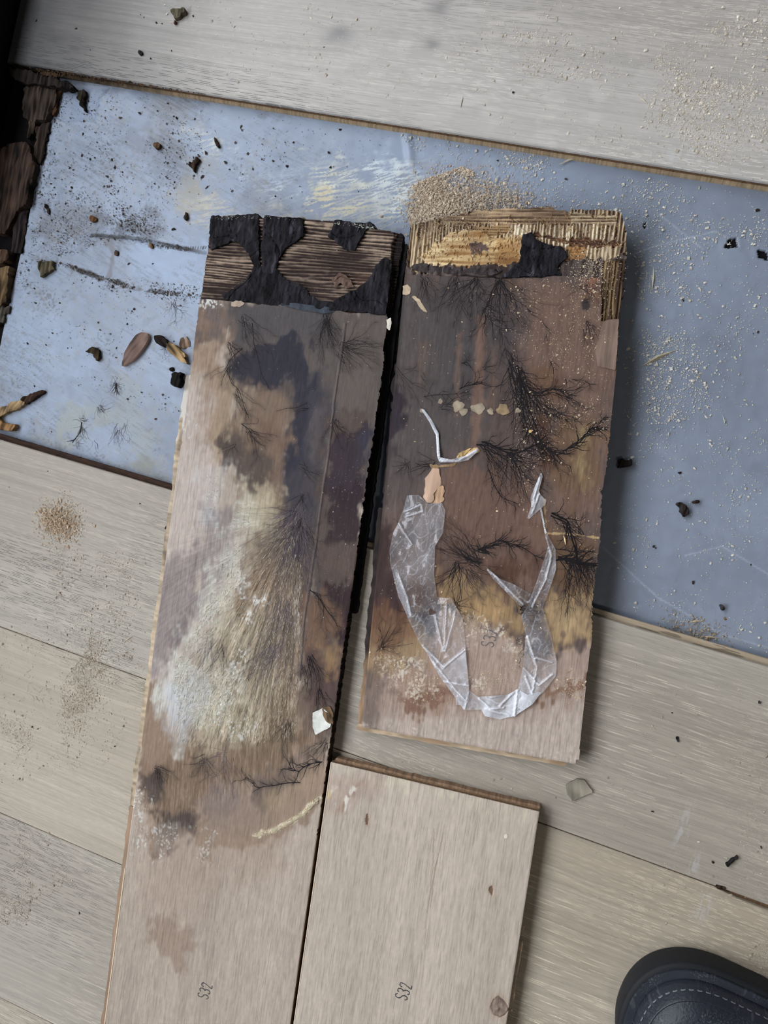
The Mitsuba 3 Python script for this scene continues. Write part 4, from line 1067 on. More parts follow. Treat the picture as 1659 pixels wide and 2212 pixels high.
L([(1170, 1080), (1178, 1080), (1180, 1152), (1172, 1152)], (88, 66, 56), 2, 2, 0.5)
sq = E2.near([(1176, 1080), (1178, 1152), (1230, 1153), (1292, 1162)], 0.02)
E2.blend(sm(0.0010, 0.0003, sq + 0.0003 * E2.g(0.001, 0.001, 30)) * 0.9, (186, 158, 118))
E2.H -= 0.0004 * sm(0.0008, 0.0002, sq)
# open lower plies along the right edge, top corner
fine_grain(E2, 0.11, 3)
Q = Cords(E2, 23)
Q.fan((1078, 603), (1080, 700), 26, 0.55, 0.058, 0.0004)
Q.fan((1030, 598), (960, 700), 22, 0.5, 0.052, 0.0004)
Q.fan((985, 600), (960, 700), 18, 0.45, 0.042, 0.00032)
Q.fan((915, 605), (930, 680), 16, 0.5, 0.030, 0.00032)
Q.fan((1080, 600), (1180, 680), 10, 0.35, 0.055, 0.00036)
Q.cord([(1020, 596), (1040, 640), (1065, 690), (1082, 720), (1098, 765), (1112, 800)], 0.0007, 0.0009, 26, 0.022, strands=2)
Q.cord([(1080, 600), (1120, 650), (1165, 690), (1182, 710), (1186, 770), (1200, 800), (1225, 820), (1260, 822), (1275, 830)], 0.0008, 0.0005, 20, 0.014)
Q.cord([(1112, 790), (1125, 830), (1150, 850), (1185, 840), (1235, 855)], 0.0007, 0.0004, 16, 0.026, strands=3, spread=0.5, gap=0.002)
Q.cord([(1112, 790), (1120, 830), (1135, 880), (1150, 930), (1165, 960), (1180, 990)], 0.0008, 0.0004, 10, 0.026, strands=7, spread=0.35, gap=0.0034)
Q.cord([(1116, 800), (1150, 860), (1180, 890), (1230, 905)], 0.0007, 0.0004, 16, 0.022, strands=3, spread=0.4)
Q.fan((1120, 815), (1170, 960), 30, 0.42, 0.075, 0.00034, wig=0.08)
Q.fan((1115, 790), (1060, 700), 10, 0.5, 0.026, 0.0003)
Q.cord([(1030, 965), (1060, 968), (1090, 980), (1120, 978), (1165, 960), (1200, 985), (1240, 960), (1275, 925), (1310, 930)], 0.0013, 0.0006, 34, 0.018, strands=2)
Q.fan((1050, 968), (1160, 1060), 22, 0.45, 0.060, 0.00036)
Q.fan((1100, 980), (1140, 1080), 16, 0.5, 0.050, 0.0005)
Q.fan((1170, 960), (1230, 1040), 14, 0.6, 0.036, 0.0003)
Q.cord([(1050, 1010), (1070, 1045), (1090, 1080), (1120, 1095)], 0.0007, 0.0003, 12, 0.016)
Q.fan((1250, 1150), (1210, 1100), 10, 0.7, 0.026, 0.0005)
Q.cord([(1185, 1110), (1220, 1130), (1240, 1180), (1240, 1215), (1290, 1220)], 0.0011, 0.0008, 22, 0.018, strands=2)
Q.cord([(1200, 1205), (1240, 1210), (1292, 1222)], 0.0014, 0.0008, 22, 0.02, strands=2)
Q.cord([(1200, 1180), (1240, 1190), (1288, 1196)], 0.0008, 0.0006, 12, 0.012)
Q.fan((1240, 1215), (1250, 1330), 22, 0.5, 0.056, 0.0004)
Q.fan((1270, 1230), (1270, 1330), 12, 0.4, 0.042, 0.0004)
Q.cord([(1060, 1195), (1030, 1190), (1065, 1175), (1090, 1168), (1110, 1180), (1120, 1172)], 0.0010, 0.0005, 24, 0.014, strands=2)
Q.cord([(1110, 1180), (1135, 1185), (1160, 1200), (1180, 1195)], 0.0006, 0.0003, 14, 0.014)
Q.fan((1035, 1215), (960, 1160), 26, 0.5, 0.046, 0.00038)
Q.fan((1010, 1210), (930, 1120), 18, 0.4, 0.050, 0.00030)
Q.fan((990, 1220), (970, 1300), 18, 0.7, 0.040, 0.0004)
Q.fan((920, 1330), (900, 1370), 24, 1.5, 0.024, 0.0004)
Q.fan((985, 1310), (1000, 1280), 20, 2.4, 0.022, 0.00032)
Q.fan((900, 1160), (850, 1130), 12, 0.7, 0.030, 0.0003)
Q.fan((1010, 1230), (1100, 1320), 16, 0.5, 0.036, 0.0003)
Q.fan((1130, 1320), (1160, 1290), 16, 1.2, 0.026, 0.0004)
Q.fan((1150, 1400), (1170, 1440), 22, 1.3, 0.022, 0.0004, wig=0.3)
Q.fan((1080, 1010), (1060, 960), 6, 0.5, 0.03, 0.0003)
Q.fan((850, 795), (920, 850), 12, 0.35, 0.052, 0.00036)
Q.cord([(915, 855), (985, 850), (1010, 840)], 0.0006, 0.0003, 12, 0.01)
Q.fan((960, 880), (1010, 870), 8, 0.7, 0.03, 0.0003)
Q.cord([(985, 845), (1000, 835), (1040, 825)], 0.0008, 0.0004, 14, 0.012)
Q.cord([(985, 785), (1005, 780)], 0.0006, 0.0003, 8, 0.01)
Q.fan((1270, 700), (1290, 750), 10, 0.6, 0.022, 0.0004)
Q.fan((1270, 620), (1280, 660), 12, 1.6, 0.018, 0.0003)
Q.fan((935, 1000), (880, 1010), 8, 0.5, 0.022, 0.0005)
Q.fan((880, 1000), (860, 1030), 12, 1.5, 0.018, 0.0003)
Q.fan((1040, 800), (1100, 780), 8, 0.9, 0.02, 0.0003)
Q.fan((820, 1400), (850, 1350), 16, 0.6, 0.036, 0.0003)
Q.halo(0.0012, 0.28, (42, 33, 32))
# torn head
TEAR2 = E2.loc([(760, 588), (884, 592), (960, 596), (1020, 597), (1080, 601), (1150, 598), (1215, 595), (1300, 600), (1420, 600), (1420, 300), (760, 300)])
dt2 = E2.sd_local(TEAR2, 0.2) + 0.0005 * E2.g(0.003, 0.003, 80)
hd2 = sm(-0.0004, 0.0004, dt2)
ra, rd = ribs(E2, True, 2, 0.0024), ribs(E2, False, 3, 0.0030)


def torn2(px, dark, light, r, level, amp, soft=0.5, jag=2.0, mask=hd2, power=0.65):
    d = E2.sd(px) + jag * 1e-3 * (0.5 * E2.g(0.002, 0.002, 81) + 0.5 * E2.g(0.0007, 0.0007, 82))
    m = sm(-soft * 1e-3, soft * 1e-3, d) * mask
    c = lin(dark) + (lin(light) - lin(dark)) * ((r ** power) * (0.8 + 0.25 * E2.g(0.012, 0.010, 83)).clip(0.3, 1.2))[..., None]
    E2.C = E2.C * (1 - m[..., None]) + c * m[..., None]
    E2.H = E2.H * (1 - m) + (level + amp * r) * m


one = np.ones(E2.shape)
torn2([(800, 400), (1400, 400), (1400, 610), (800, 610)], (54, 45, 43), (104, 92, 88), sm(-1, 1.5, E2.g(0.001, 0.006, 84)), -0.0010, 0.0005)
torn2([(880, 480), (960, 460), (1100, 440), (1360, 440), (1360, 545), (1230, 560), (1140, 520), (900, 590), (880, 570)], (66, 50, 43), (206, 182, 148), rd, -0.0034, 0.0016)
torn2([(950, 462), (1060, 446), (1215, 446), (1240, 470), (1235, 492), (1150, 482), (1060, 484), (1000, 486), (960, 482)], (80, 62, 50), (190, 163, 130), ra, -0.0038, 0.0014)
torn2([(1232, 462), (1330, 462), (1334, 484), (1240, 484)], (90, 70, 54), (226, 206, 170), ra, -0.0030, 0.0014)
torn2([(1000, 488), (1100, 484), (1110, 500), (1060, 512), (1010, 508)], (88, 66, 48), (190, 158, 112), ra, -0.0032, 0.0012)
torn2([(1100, 484), (1235, 482), (1242, 512), (1230, 535), (1180, 528), (1150, 510), (1110, 505)], (124, 100, 76), (240, 226, 196), rd, -0.0026, 0.0018)
torn2([(1250, 484), (1330, 487), (1332, 520), (1260, 512)], (100, 76, 60), (236, 220, 188), rd, -0.0028, 0.0018)
torn2([(1270, 520), (1345, 522), (1340, 562), (1265, 560)], (100, 78, 60), (222, 202, 168), rd, -0.0022, 0.0014)
torn2([(1228, 530), (1262, 530), (1260, 558), (1226, 556)], (118, 82, 50), (176, 130, 82), ra, -0.0022, 0.0006)
torn2([(1150, 505), (1340, 522), (1338, 530), (1240, 530)], (60, 40, 34), (120, 86, 62), ra, -0.0034, 0.0012)
torn2([(910, 555), (935, 522), (975, 500), (1035, 497), (1060, 510), (1110, 508), (1140, 515), (1122, 560), (1085, 570), (960, 573), (920, 566)], (150, 112, 70), (230, 204, 156), sm(-1.6, 1.4, E2.g(0.010, 0.0009, 86)), -0.0024, 0.0004, power=1.0)
torn2([(912, 556), (935, 524), (970, 505), (985, 520), (955, 550), (930, 568)], (170, 136, 92), (222, 198, 154), sm(-1.2, 1.2, E2.g(0.010, 0.0009, 86)), -0.0023, 0.0004, power=1.0)
torn2([(1075, 515), (1125, 520), (1115, 560), (1070, 568)], (128, 90, 54), (192, 152, 102), sm(-1.2, 1.2, E2.g(0.010, 0.0009, 86)), -0.0023, 0.0004, soft=3)
torn2([(1022, 520), (1050, 524), (1058, 540), (1030, 548), (1012, 535)], (72, 56, 56), (118, 98, 92), sm(-1, 1, E2.g(0.003, 0.001, 87)), -0.0022, 0.0003)
E2.H -= 0.0010 * sm(0.0016, 0.0, np.abs(dt2)) * (E2.g(0.02, 0.01, 88) > -0.5)
E2.blend(sm(0.0018, 0.0002, np.abs(dt2)) * sm(-0.6, 0.2, E2.g(0.02, 0.01, 88)) * 0.9, (24, 21, 23))
vs_ = E2.sd([(1303, 560), (1420, 560), (1420, 690), (1336, 688), (1300, 694)]) + 0.0004 * E2.g(0.0008, 0.002, 89)
m = sm(-0.0004, 0.0004, vs_)
dep = np.clip(E2.U - E2.loc([(1302, 620)])[0, 0] + 0.0006 * E2.g(0.002, 0.008, 91), 0, 0.03)
E2.H = E2.H * (1 - m) + m * (-0.0022 - 0.0014 * np.floor(dep / 0.0045) + 0.0004 * rd)
E2.C = E2.C * (1 - m[..., None]) + m[..., None] * (lin((70, 54, 42)) + (lin((150, 124, 92)) - lin((70, 54, 42))) * (rd * sm(0.016, 0.004, dep))[..., None])
E2.blend(m * sm(0.010, 0.014, dep), (52, 36, 36))
E2.blend(m * sm(0.0012, 0.0003, np.abs(np.mod(dep, 0.0045) - 0.0005)) * 0.6, (176, 148, 108))
q = E2.sd([(1262, 645), (1272, 645), (1275, 662), (1268, 672), (1258, 668), (1256, 652)])
E2.blend(sm(-0.0016, 0.0012, q) * 0.85, (44, 42, 46))
out2 = E2.loc([(880, 486), (893, 482), (940, 470), (975, 462), (1000, 457), (1030, 450), (1060, 449), (1100, 446), (1130, 449), (1150, 444), (1195, 443), (1200, 449), (1230, 452), (1232, 449), (1300, 450), (1343, 453), (1350, 478), (1356, 500), (1354, 560), (1345, 640), (1338, 700), (1332, 800), (1322, 900), (1312, 1000), (1302, 1060), (1297, 1165), (1282, 1290), (1279, 1380), (1268, 1460), (1250, 1652), (700, 1560)]
              ) * 1.0
dd2 = E2.sd_local(np.vstack([out2, [[-0.02, -0.02], [-0.02, 0.52]]]), 0.05) + 0.0005 * E2.g(0.0008, 0.0009, 90) * (E2.V > 0.10)
dd2 = np.where(E2.V < 0.004, np.minimum(0.01, (PW - E2.U)), dd2)
mask2 = dd2 > 0
edge = np.minimum(E2.U, E2.V)
E2.H -= 0.0006 * sm(0.0012, 0.0, edge)
lf = sm(0.0035, 0.0, E2.U) * sm(0.10, 0.16, E2.V)
E2.blend(lf * 0.7, (40, 32, 32))


def wall2(t, uv):
    far = sm(0.03, 0.16, uv[:, 1])[:, None]
    a = layered(0.0)(t, uv)
    return a * (1 - far * 0.75) + lin((26, 21, 20)) * (0.5 + meshkit.noise(np.c_[uv * 700, np.full(len(uv), t * 5)])[:, None]) * far * 0.75


B2 = thing('loose_floorboard', 'short dark upturned board with torn golden head, the plastic strip lying on it', 'floorboard')
msh, col = E2.mesh(mask2, 0.0004, wall2, 6)
obj('backing', msh, 'ply_veneer', B2, smooth=True, color=col)
Q.build('fungal_cords', 'rot_wood', B2, mask=mask2 & (dt2 < 0), label='black root-like fungal cords')


def tongue2_cf(F, d):
    c = lin((192, 170, 142)) * np.clip(1 + 0.14 * F.g(0.003, 0.0008, 3), 0.4, 1.5)[..., None]
    b = sm(0.6, 1.6, F.g(0.008, 0.002, 5))[..., None] * 0.6
    return c * (1 - b) + lin((148, 116, 88)) * b


def tongue2_side(F, d):
    v = F.V - 0.0
    c = lin((160, 132, 104)) * np.clip(1 + 0.2 * F.g(0.0008, 0.004, 3), 0.4, 1.6)[..., None]
    b = sm(0.045, 0.075, v)[..., None]
    return c * (1 - b) + lin((44, 34, 32)) * np.clip(1 + 0.3 * F.g(0.001, 0.003, 4), 0.3, 2)[..., None] * b


strip('end_tongue', E2, -0.0052, PW - 0.0082, -0.0052, 0.0008, 0.0052, 0.0098, B2, tongue2_cf, jag=0.00015, label='pale end tongue')
strip('tongue', E2, -0.0052, 0.0006, 0.0, 0.200, 0.0052, 0.0098, B2, tongue2_side, jag=0.0004, seed=4)
strip('tongue', E2, -0.0020, 0.0006, 0.203, 0.330, 0.0052, 0.0090, B2, solid((36, 28, 28), 0.3), jag=0.0005, seed=5)
c2 = dict(step=0.0006, a=A2, parent=B2)
slab('charred_flake', [(1128, 506), (1150, 500), (1154, 516), (1185, 528), (1210, 532), (1225, 542), (1222, 560), (1206, 572), (1205, 584), (1214, 592), (1180, 597), (1130, 598), (1082, 597), (1100, 582), (1122, 562), (1124, 540)], 0.0158, 0.0022, 'char', HF, CF, seed=11, jag=0.0003, label='charred black veneer flake', **c2)
slab('charred_flake', [(886, 575), (920, 570), (960, 576), (1010, 578), (1060, 578), (1085, 584), (1075, 594), (1010, 592), (960, 590), (892, 586)], 0.0150, 0.0012, 'char', HF, lambda F, d: lin((66, 58, 58)) * np.clip(1 + 0.25 * F.g(0.0008, 0.002, 1), 0.3, 2)[..., None], seed=12, jag=0.0004, **c2)
slab('corner_veneer', [(1303, 694), (1318, 690), (1337, 689), (1334, 740), (1330, 800), (1290, 790), (1286, 760), (1296, 720)], 0.0157, 0.0007, 'ply_veneer', lambda F, d: 0.0003 * F.g(0.006, 0.006, 1), lambda F, d: lin((132, 112, 100)) * np.clip(1 + 0.10 * F.g(0.0006, 0.006, 1) + 0.08 * F.g(0.004, 0.01, 2), 0.3, 2)[..., None], seed=13, jag=0.0001, **c2)
for px in ([(870, 618), (880, 614), (887, 622), (886, 634), (878, 638), (870, 636)], [(889, 641), (896, 639), (908, 648), (914, 660), (924, 676), (916, 674), (906, 664), (899, 652)]):
    slab('bare_patch', px, 0.0154, 0.0005, 'raw_wood', None, solid((186, 166, 140), 0.08, 0.001, 0.001), seed=px[0][0], jag=0.00012, step=0.0004, a=A2, parent=B2)
for i, (px, rx, ry) in enumerate((((912, 886), 5, 5), ((952, 868), 5, 6), ((990, 877), 13, 11), ((1001, 889), 9, 8), ((1033, 883), 15, 11), ((1060, 888), 7, 7), ((1086, 885), 13, 12), ((1118, 887), 6, 6))):
    th = np.linspace(0, 2 * np.pi, 22)[:-1]
    r_ = 1 + 0.14 * np.sin(3 * th + i) + 0.09 * np.sin(5 * th + 2 * i)
    slab('glue_spot', np.c_[px[0] + rx * r_ * np.cos(th), px[1] + ry * r_ * np.sin(th)], 0.0154, 0.0005, 'raw_wood', lambda F, d: 0.00012 * F.g(0.0012, 0.0012, 1) + 0.0002 * sm(0, 0.002, d), lambda F, d, i=i: lin((156, 142, 122) if i != 6 else (150, 128, 98)) * np.clip(1 + 0.14 * F.g(0.0014, 0.0014, 2) - 0.2 * sm(0.0012, 0, d), 0.3, 1.6)[..., None], seed=i, jag=0.00022, step=0.0004, a=A2, parent=B2, label='pale dried spot of glue')
shard = lambda F, d: lin((206, 172, 118)) * np.clip(1 + 0.16 * F.g(0.0006, 0.006, 1) - 0.45 * sm(0.4, 1.4, F.g(0.0012, 0.010, 2)), 0.25, 1.5)[..., None]
slab('torn_veneer', [(985, 988), (990, 978), (1004, 972), (1012, 966), (1030, 962), (1038, 964), (1040, 972), (1028, 980), (1012, 988), (998, 991)], 0.0155, 0.0010, 'raw_wood', HF, shard, seed=21, jag=0.0003, label='bare cream splinter', **c2)
slab('torn_veneer', [(1140, 936), (1142, 928), (1160, 928), (1148, 934)], 0.0153, 0.0004, 'raw_wood', None, shard, seed=22, jag=0.0002, **c2)
slab('torn_veneer', [(918, 944 + 90), (924, 1024), (932, 1012), (948, 1012), (951, 1024), (951, 1046), (942, 1060), (936, 1068), (938, 1078), (926, 1088), (916, 1074), (918, 1052)], 0.0162, 0.0012, 'raw_wood', lambda F, d: 0.0006 * F.g(0.005, 0.008, 1), lambda F, d: lin((200, 168, 144)) * np.clip(1 + 0.06 * F.g(0.001, 0.006, 1) - 0.25 * sm(0.0010, 0, d), 0.3, 1.3)[..., None], seed=23, jag=0.0003, label='pinkish curled chip', **c2)
slab('torn_veneer', [(938, 1062), (946, 1050), (957, 1048), (962, 1062), (956, 1074), (960, 1080), (950, 1088), (930, 1088), (938, 1076)], 0.0158, 0.0008, 'raw_wood', None, solid((186, 152, 122), 0.12), seed=24, jag=0.0003, **c2)
slab('torn_veneer', [(928, 1000), (936, 1006), (960, 1004), (985, 1000), (980, 1008), (955, 1010), (934, 1014)], 0.0156, 0.0006, 'raw_wood', None, solid((150, 122, 90), 0.2), seed=25, jag=0.0005, **c2)
stamp(E2, (1058, 1377), B2, faded=1)
hairs('torn_fibres', E2, [[(900, 480), (1340, 455), (1340, 530), (1240, 560), (900, 560)]], 900, 0.004, (190, 160, 120), B2, heading=None, seed=5, lift=0.001, label='torn wood fibres')

# ------------------------------------------------------------------ plastic, boot, rot and dust
def film(name, px, z, label, base=0.3, group=None, creases=(), parent=None, seed=0, wave=0.0006, cat='plastic strip', white=()):
    """A crumpled clear film with whitish creases."""
    def hf(F, d):
        h = wave * F.g(0.006, 0.006, 1) + 0.4 * wave * F.g(0.002, 0.002, 2)
        for c in creases:
            h += 0.0010 * sm(0.0016, 0.0, F.near_local((at(c, z) @ np.array([F.n, F.e]).T) - np.array([F.o @ F.n, F.o @ F.e]), 0.02))
        return h + 0.0004 + wave * 1.5

    def cf(F, d):
        w = base * (1 + 0.35 * F.g(0.006, 0.009, 3)) + 0.20 * sm(0.25, 0.0, np.abs(F.g(0.0012, 0.0035, 4))) + 0.22 * sm(0.10, 0.0, np.abs(F.g(0.004, 0.006, 5))) + 0.16 * sm(0.14, 0.0, np.abs(F.g(0.002, 0.0012, 6))) + 0.12 * sm(0.0014, 0.0, d)
        for c in creases:
            w += 0.42 * sm(0.0011, 0.0002, F.near_local((at(c, z) @ np.array([F.n, F.e]).T) - np.array([F.o @ F.n, F.o @ F.e]), 0.02))
        for c, v in white:
            q = (at(c, z) @ np.array([F.n, F.e]).T) - np.array([F.o @ F.n, F.o @ F.e])
            w += v * sm(-0.004, 0.003, F.sd_local(q))
        return np.repeat(np.clip(w, 0.04, 0.92)[..., None], 3, -1)
    return slab(name, px, z, 0.00008, 'plastic_film', hf, cf, step=0.0006, parent=parent, smooth=True, seed=seed, label=label, cat=None if parent else cat, group=group)


PS = thing('plastic_strip', 'long clear plastic strip looped in a U on the dark board', 'plastic strip')
ZP = 0.0156
film('left_band', [(880, 1070), (905, 1069), (925, 1088), (955, 1086), (962, 1102), (958, 1150), (940, 1180), (938, 1240), (944, 1290), (975, 1292), (1000, 1335), (1006, 1400), (1013, 1480), (1012, 1522), (985, 1522), (985, 1508), (950, 1460), (922, 1408), (905, 1385), (880, 1332), (862, 1290), (845, 1222), (842, 1190), (850, 1150), (862, 1128), (872, 1100)], ZP, None, 0.14,
     creases=([(915, 1395), (960, 1440), (1008, 1400)], [(862, 1240), (880, 1290), (888, 1330)], [(930, 1420), (985, 1490), (1010, 1515)], [(960, 1400), (965, 1300)], [(958, 1406), (940, 1330)], [(962, 1406), (985, 1320)], [(875, 1105), (912, 1090), (914, 1105), (880, 1115)], [(862, 1130), (890, 1175)], [(950, 1470), (1012, 1480)]), parent=PS, seed=1,
     white=(([(905, 1390), (960, 1440), (1010, 1400), (1014, 1520), (985, 1515), (930, 1430)], 0.26), ([(850, 1220), (890, 1330), (875, 1320)], 0.2)))
film('bottom_loop', [(985, 1505), (1012, 1490), (1032, 1505), (1062, 1503), (1098, 1500), (1118, 1488), (1140, 1500), (1172, 1492), (1150, 1520), (1112, 1546), (1080, 1554), (1048, 1545), (1040, 1532), (1002, 1532)], ZP + 0.0005, None, 0.50,
     creases=([(1012, 1495), (1005, 1530)], [(1035, 1508), (1060, 1530), (1090, 1528)], [(1050, 1530), (1100, 1545)], [(1062, 1505), (1110, 1495), (1080, 1525)], [(1118, 1490), (1112, 1545)]), parent=PS, seed=2)
film('right_band', [(1118, 1492), (1130, 1440), (1136, 1372), (1126, 1330), (1140, 1308), (1168, 1232), (1184, 1180), (1176, 1152), (1180, 1150), (1200, 1186), (1201, 1230), (1188, 1270), (1172, 1312), (1190, 1370), (1203, 1430), (1200, 1460), (1172, 1496), (1140, 1520), (1112, 1540)], ZP + 0.0002, None, 0.13,
     creases=([(1180, 1160), (1192, 1200), (1180, 1250), (1150, 1310)], [(1130, 1440), (1165, 1480), (1195, 1455)], [(1140, 1375), (1160, 1440), (1150, 1500)], [(1158, 1420), (1195, 1430)], [(1135, 1460), (1150, 1500)]), parent=PS, seed=3, white=(([(1118, 1492), (1128, 1450), (1170, 1470), (1150, 1515), (1115, 1540)], 0.28),))
film('tail', [(1170, 1017), (1172, 1030), (1164, 1060), (1166, 1066), (1180, 1082), (1178, 1090), (1160, 1106), (1142, 1122), (1140, 1116), (1148, 1092), (1146, 1076), (1156, 1050)], ZP, None, 0.30, creases=([(1168, 1022), (1150, 1095)], [(1166, 1066), (1150, 1108)]), parent=PS, seed=4)
film('thread', [(1166, 1098), (1170, 1096), (1178, 1140), (1182, 1154), (1177, 1152)], ZP, None, 0.6, parent=PS, seed=5)
film('sheet_fold', [(1045, 1220), (1080, 1250), (1110, 1262), (1150, 1285), (1145, 1300), (1125, 1310), (1090, 1275), (1065, 1250)], ZP, None, 0.10, creases=([(1020, 1215), (1066, 1240), (1130, 1305)],), parent=PS, seed=6)
film('plastic_strip', [(910, 884), (916, 884), (932, 906), (948, 936), (949, 960), (952, 988), (975, 993), (1005, 985), (1032, 968), (1034, 974), (1012, 994), (990, 999), (950, 999), (945, 985), (942, 940), (928, 912)], ZP, 'narrow twisted plastic strand ending beside the bare cream splinter on the dark board', 0.55, creases=([(913, 886), (945, 938), (949, 994), (990, 996), (1030, 974)],), seed=7)


def boot():
    B = thing('boot', 'black leather boot with a stitched welt in the lower right corner', 'boot')
    tip = at((1343, 2178), 0.030)[0]
    ax = at((1343 + 300 * 0.905, 2178 + 300 * 0.425), 0.030)[0] - tip
    ax /= np.linalg.norm(ax)
    la = np.array([-ax[1], ax[0]])

    def outline(inset, k=120):
        th = np.linspace(-np.pi / 2, np.pi / 2, k)
        R, hw = 0.068, 0.0625
        toe = np.c_[R - R * np.abs(np.cos(th)) ** 0.86, hw * np.sign(np.sin(th)) * np.abs(np.sin(th)) ** 0.92]
        side = np.linspace(0.068, 0.27, 30)[1:]
        wd = np.interp(side, [0.068, 0.10, 0.16, 0.20, 0.27], [0.0625, 0.0620, 0.048, 0.044, 0.042])
        hl = np.linspace(-np.pi / 2, np.pi / 2, 24)[1:-1]
        heel = np.c_[0.27 + 0.04 * np.cos(hl), -0.042 * np.sin(hl) * -1]
        p = np.vstack([toe, np.c_[side, wd], heel[::-1], np.c_[side[::-1], -wd[::-1]]])
        q = Polygon(p).buffer(0).buffer(-inset)
        c = np.asarray(q.exterior.coords)
        ls = LineString(c)
        ring = np.array([ls.interpolate(t, normalized=True).coords[0] for t in np.linspace(0, 1, 241)[:-1]])
        s = np.argmin(ring[:, 0] + np.abs(ring[:, 1]))
        ring = np.roll(ring, -s, 0)
        if (np.cross(ring, np.roll(ring, -1, 0))).sum() < 0:
            ring = np.roll(ring[::-1], 1, 0)
        return ring

    def loft(rings, cap=True):
        k = len(rings[0])
        v = np.vstack(rings)
        f = []
        i = np.arange(k)
        j = (i + 1) % k
        for r in range(len(rings) - 1):
            a, b = r * k, (r + 1) * k
            f += [np.c_[i + a, j + a, j + b], np.c_[i + a, j + b, i + b]]
        if cap:
            for r, flip in ((0, True), (len(rings) - 1, False)):
                c = len(v)
                v = np.vstack([v, rings[r].mean(0)])
                t = np.c_[i + r * k, j + r * k, np.full(k, c)]
                f.append(t[:, ::-1] if flip else t)
        w = np.c_[tip + v[:, :1] * ax + v[:, 1:2] * la, v[:, 2]]
        m = trimesh.Trimesh(w, np.vstack(f), process=False)
        m.fix_normals()
        return m

    def ring(inset, z):
        o = outline(inset)
        return np.c_[o, np.full(len(o), z)]
    obj('sole', loft([ring(0.003, 0.0003), ring(0.0008, 0.003), ring(0.0, 0.012), ring(0.0004, 0.024), ring(0.0022, 0.0262), ring(0.0050, 0.0266), ring(0.006, 0.024)]), 'boot_sole', B, smooth=40)
    obj('welt', loft([ring(0.0055, 0.022), ring(0.0048, 0.0272), ring(0.0056, 0.0284), ring(0.0115, 0.0290), ring(0.0125, 0.0270), ring(0.014, 0.026)]), 'boot_welt', B, smooth=40)
    rings = []
    for r, z in ((0.0120, 0.0262), (0.0116, 0.0300), (0.0125, 0.0345), (0.0150, 0.0400), (0.0176, 0.0445), (0.0186, 0.0452), (0.0194, 0.0449), (0.0210, 0.0466), (0.0250, 0.0506), (0.0300, 0.0540), (0.0360, 0.0566)):
        o = outline(r)
        rings.append(np.c_[o, z + 0.05 * sm(0.10, 0.20, o[:, 0]) * (z - 0.026) / 0.03])
    o = outline(0.0360)
    for k in np.linspace(0.9, 0.01, 9):
        c = np.c_[np.clip(o[:, 0], 0.075, 0.24), np.zeros(len(o))]
        p = c + (o - c) * k
        rings.append(np.c_[p, 0.0566 + 0.006 * (1 - k ** 2) + 0.05 * sm(0.10, 0.20, p[:, 0])])
    obj('upper', loft(rings, cap=False), 'boot_leather', B, smooth=50)
    a = np.linspace(0, 2 * np.pi, 49)[:-1]
    obj('shaft', loft([np.c_[0.225 + (0.062 + 0.004 * h) * np.cos(a), (0.040 + 0.012 * h) * np.sin(a), np.full(48, 0.06 + 0.18 * h)] for h in np.linspace(0, 1, 6)]), 'boot_leather', B, smooth=50)
    o = np.vstack([outline(0.0142), outline(0.0142)[:1]])
    ls = LineString(o)
    n = int(ls.length / 0.0062)
    for k in range(n):
        s = k * ls.length / n
        p = np.array([ls.interpolate((s + t) % ls.length).coords[0] for t in np.linspace(0, 0.0036, 4)])
        if p[:, 0].min() > 0.125:
            continue
        t = np.gradient(p, axis=0)
        t /= np.linalg.norm(t, axis=1, keepdims=True) + 1e-9
        nn = np.c_[-t[:, 1], t[:, 0]] * 0.00042
        z = 0.0386 + 0.0006 * np.array([0.2, 1, 1, 0.2])
        v = np.vstack([np.c_[p + nn, z - 0.0008], np.c_[p, z + 0.0004], np.c_[p - nn, z - 0.0008]])
        i = np.arange(3)
        f = np.vstack([np.c_[i, i + 1, i + 5], np.c_[i, i + 5, i + 4], np.c_[i + 4, i + 5, i + 9], np.c_[i + 4, i + 9, i + 8]])
        w = np.c_[tip + v[:, :1] * ax + v[:, 1:2] * la, v[:, 2]]
        obj('stitch', (w, f), 'raw_wood', B, color=lin((112, 116, 122)))


def leather(p, n, uv):
    c = mix(lin((31, 34, 42)).tolist(), lin((44, 48, 58)).tolist(), fbm(p.x * 60, p.y * 60, p.z * 60, 3))
    dust = smoothstep(0.60, 0.78, noise(p.x * 1500, p.y * 1500, 3)) * smoothstep(0.42, 0.70, fbm(p.x * 50, p.y * 50, 5, 3))
    scuff = smoothstep(0.68, 0.74, fbm(p.x * 90 + p.y * 160, p.y * 60 - p.x * 300, 9, 2)) * smoothstep(0.5, 0.7, fbm(p.x * 35, p.y * 35, 11, 2))
    return mix(c, lin((128, 130, 136)).tolist(), dr.clip(0.22 * dust + 0.12 * scuff, 0, 1))


scene['boot_leather'] = bumped(principled(proc(leather), 0.46, 0.4), lambda p, n, uv: fbm(p.x * 700, p.y * 700, p.z * 700, 3), 0.0004)
scene['boot_welt'] = principled(proc(leather), 0.55, 0.3)
scene['boot_sole'] = principled(rgb((30, 31, 34)), 0.65, 0.25)
boot()

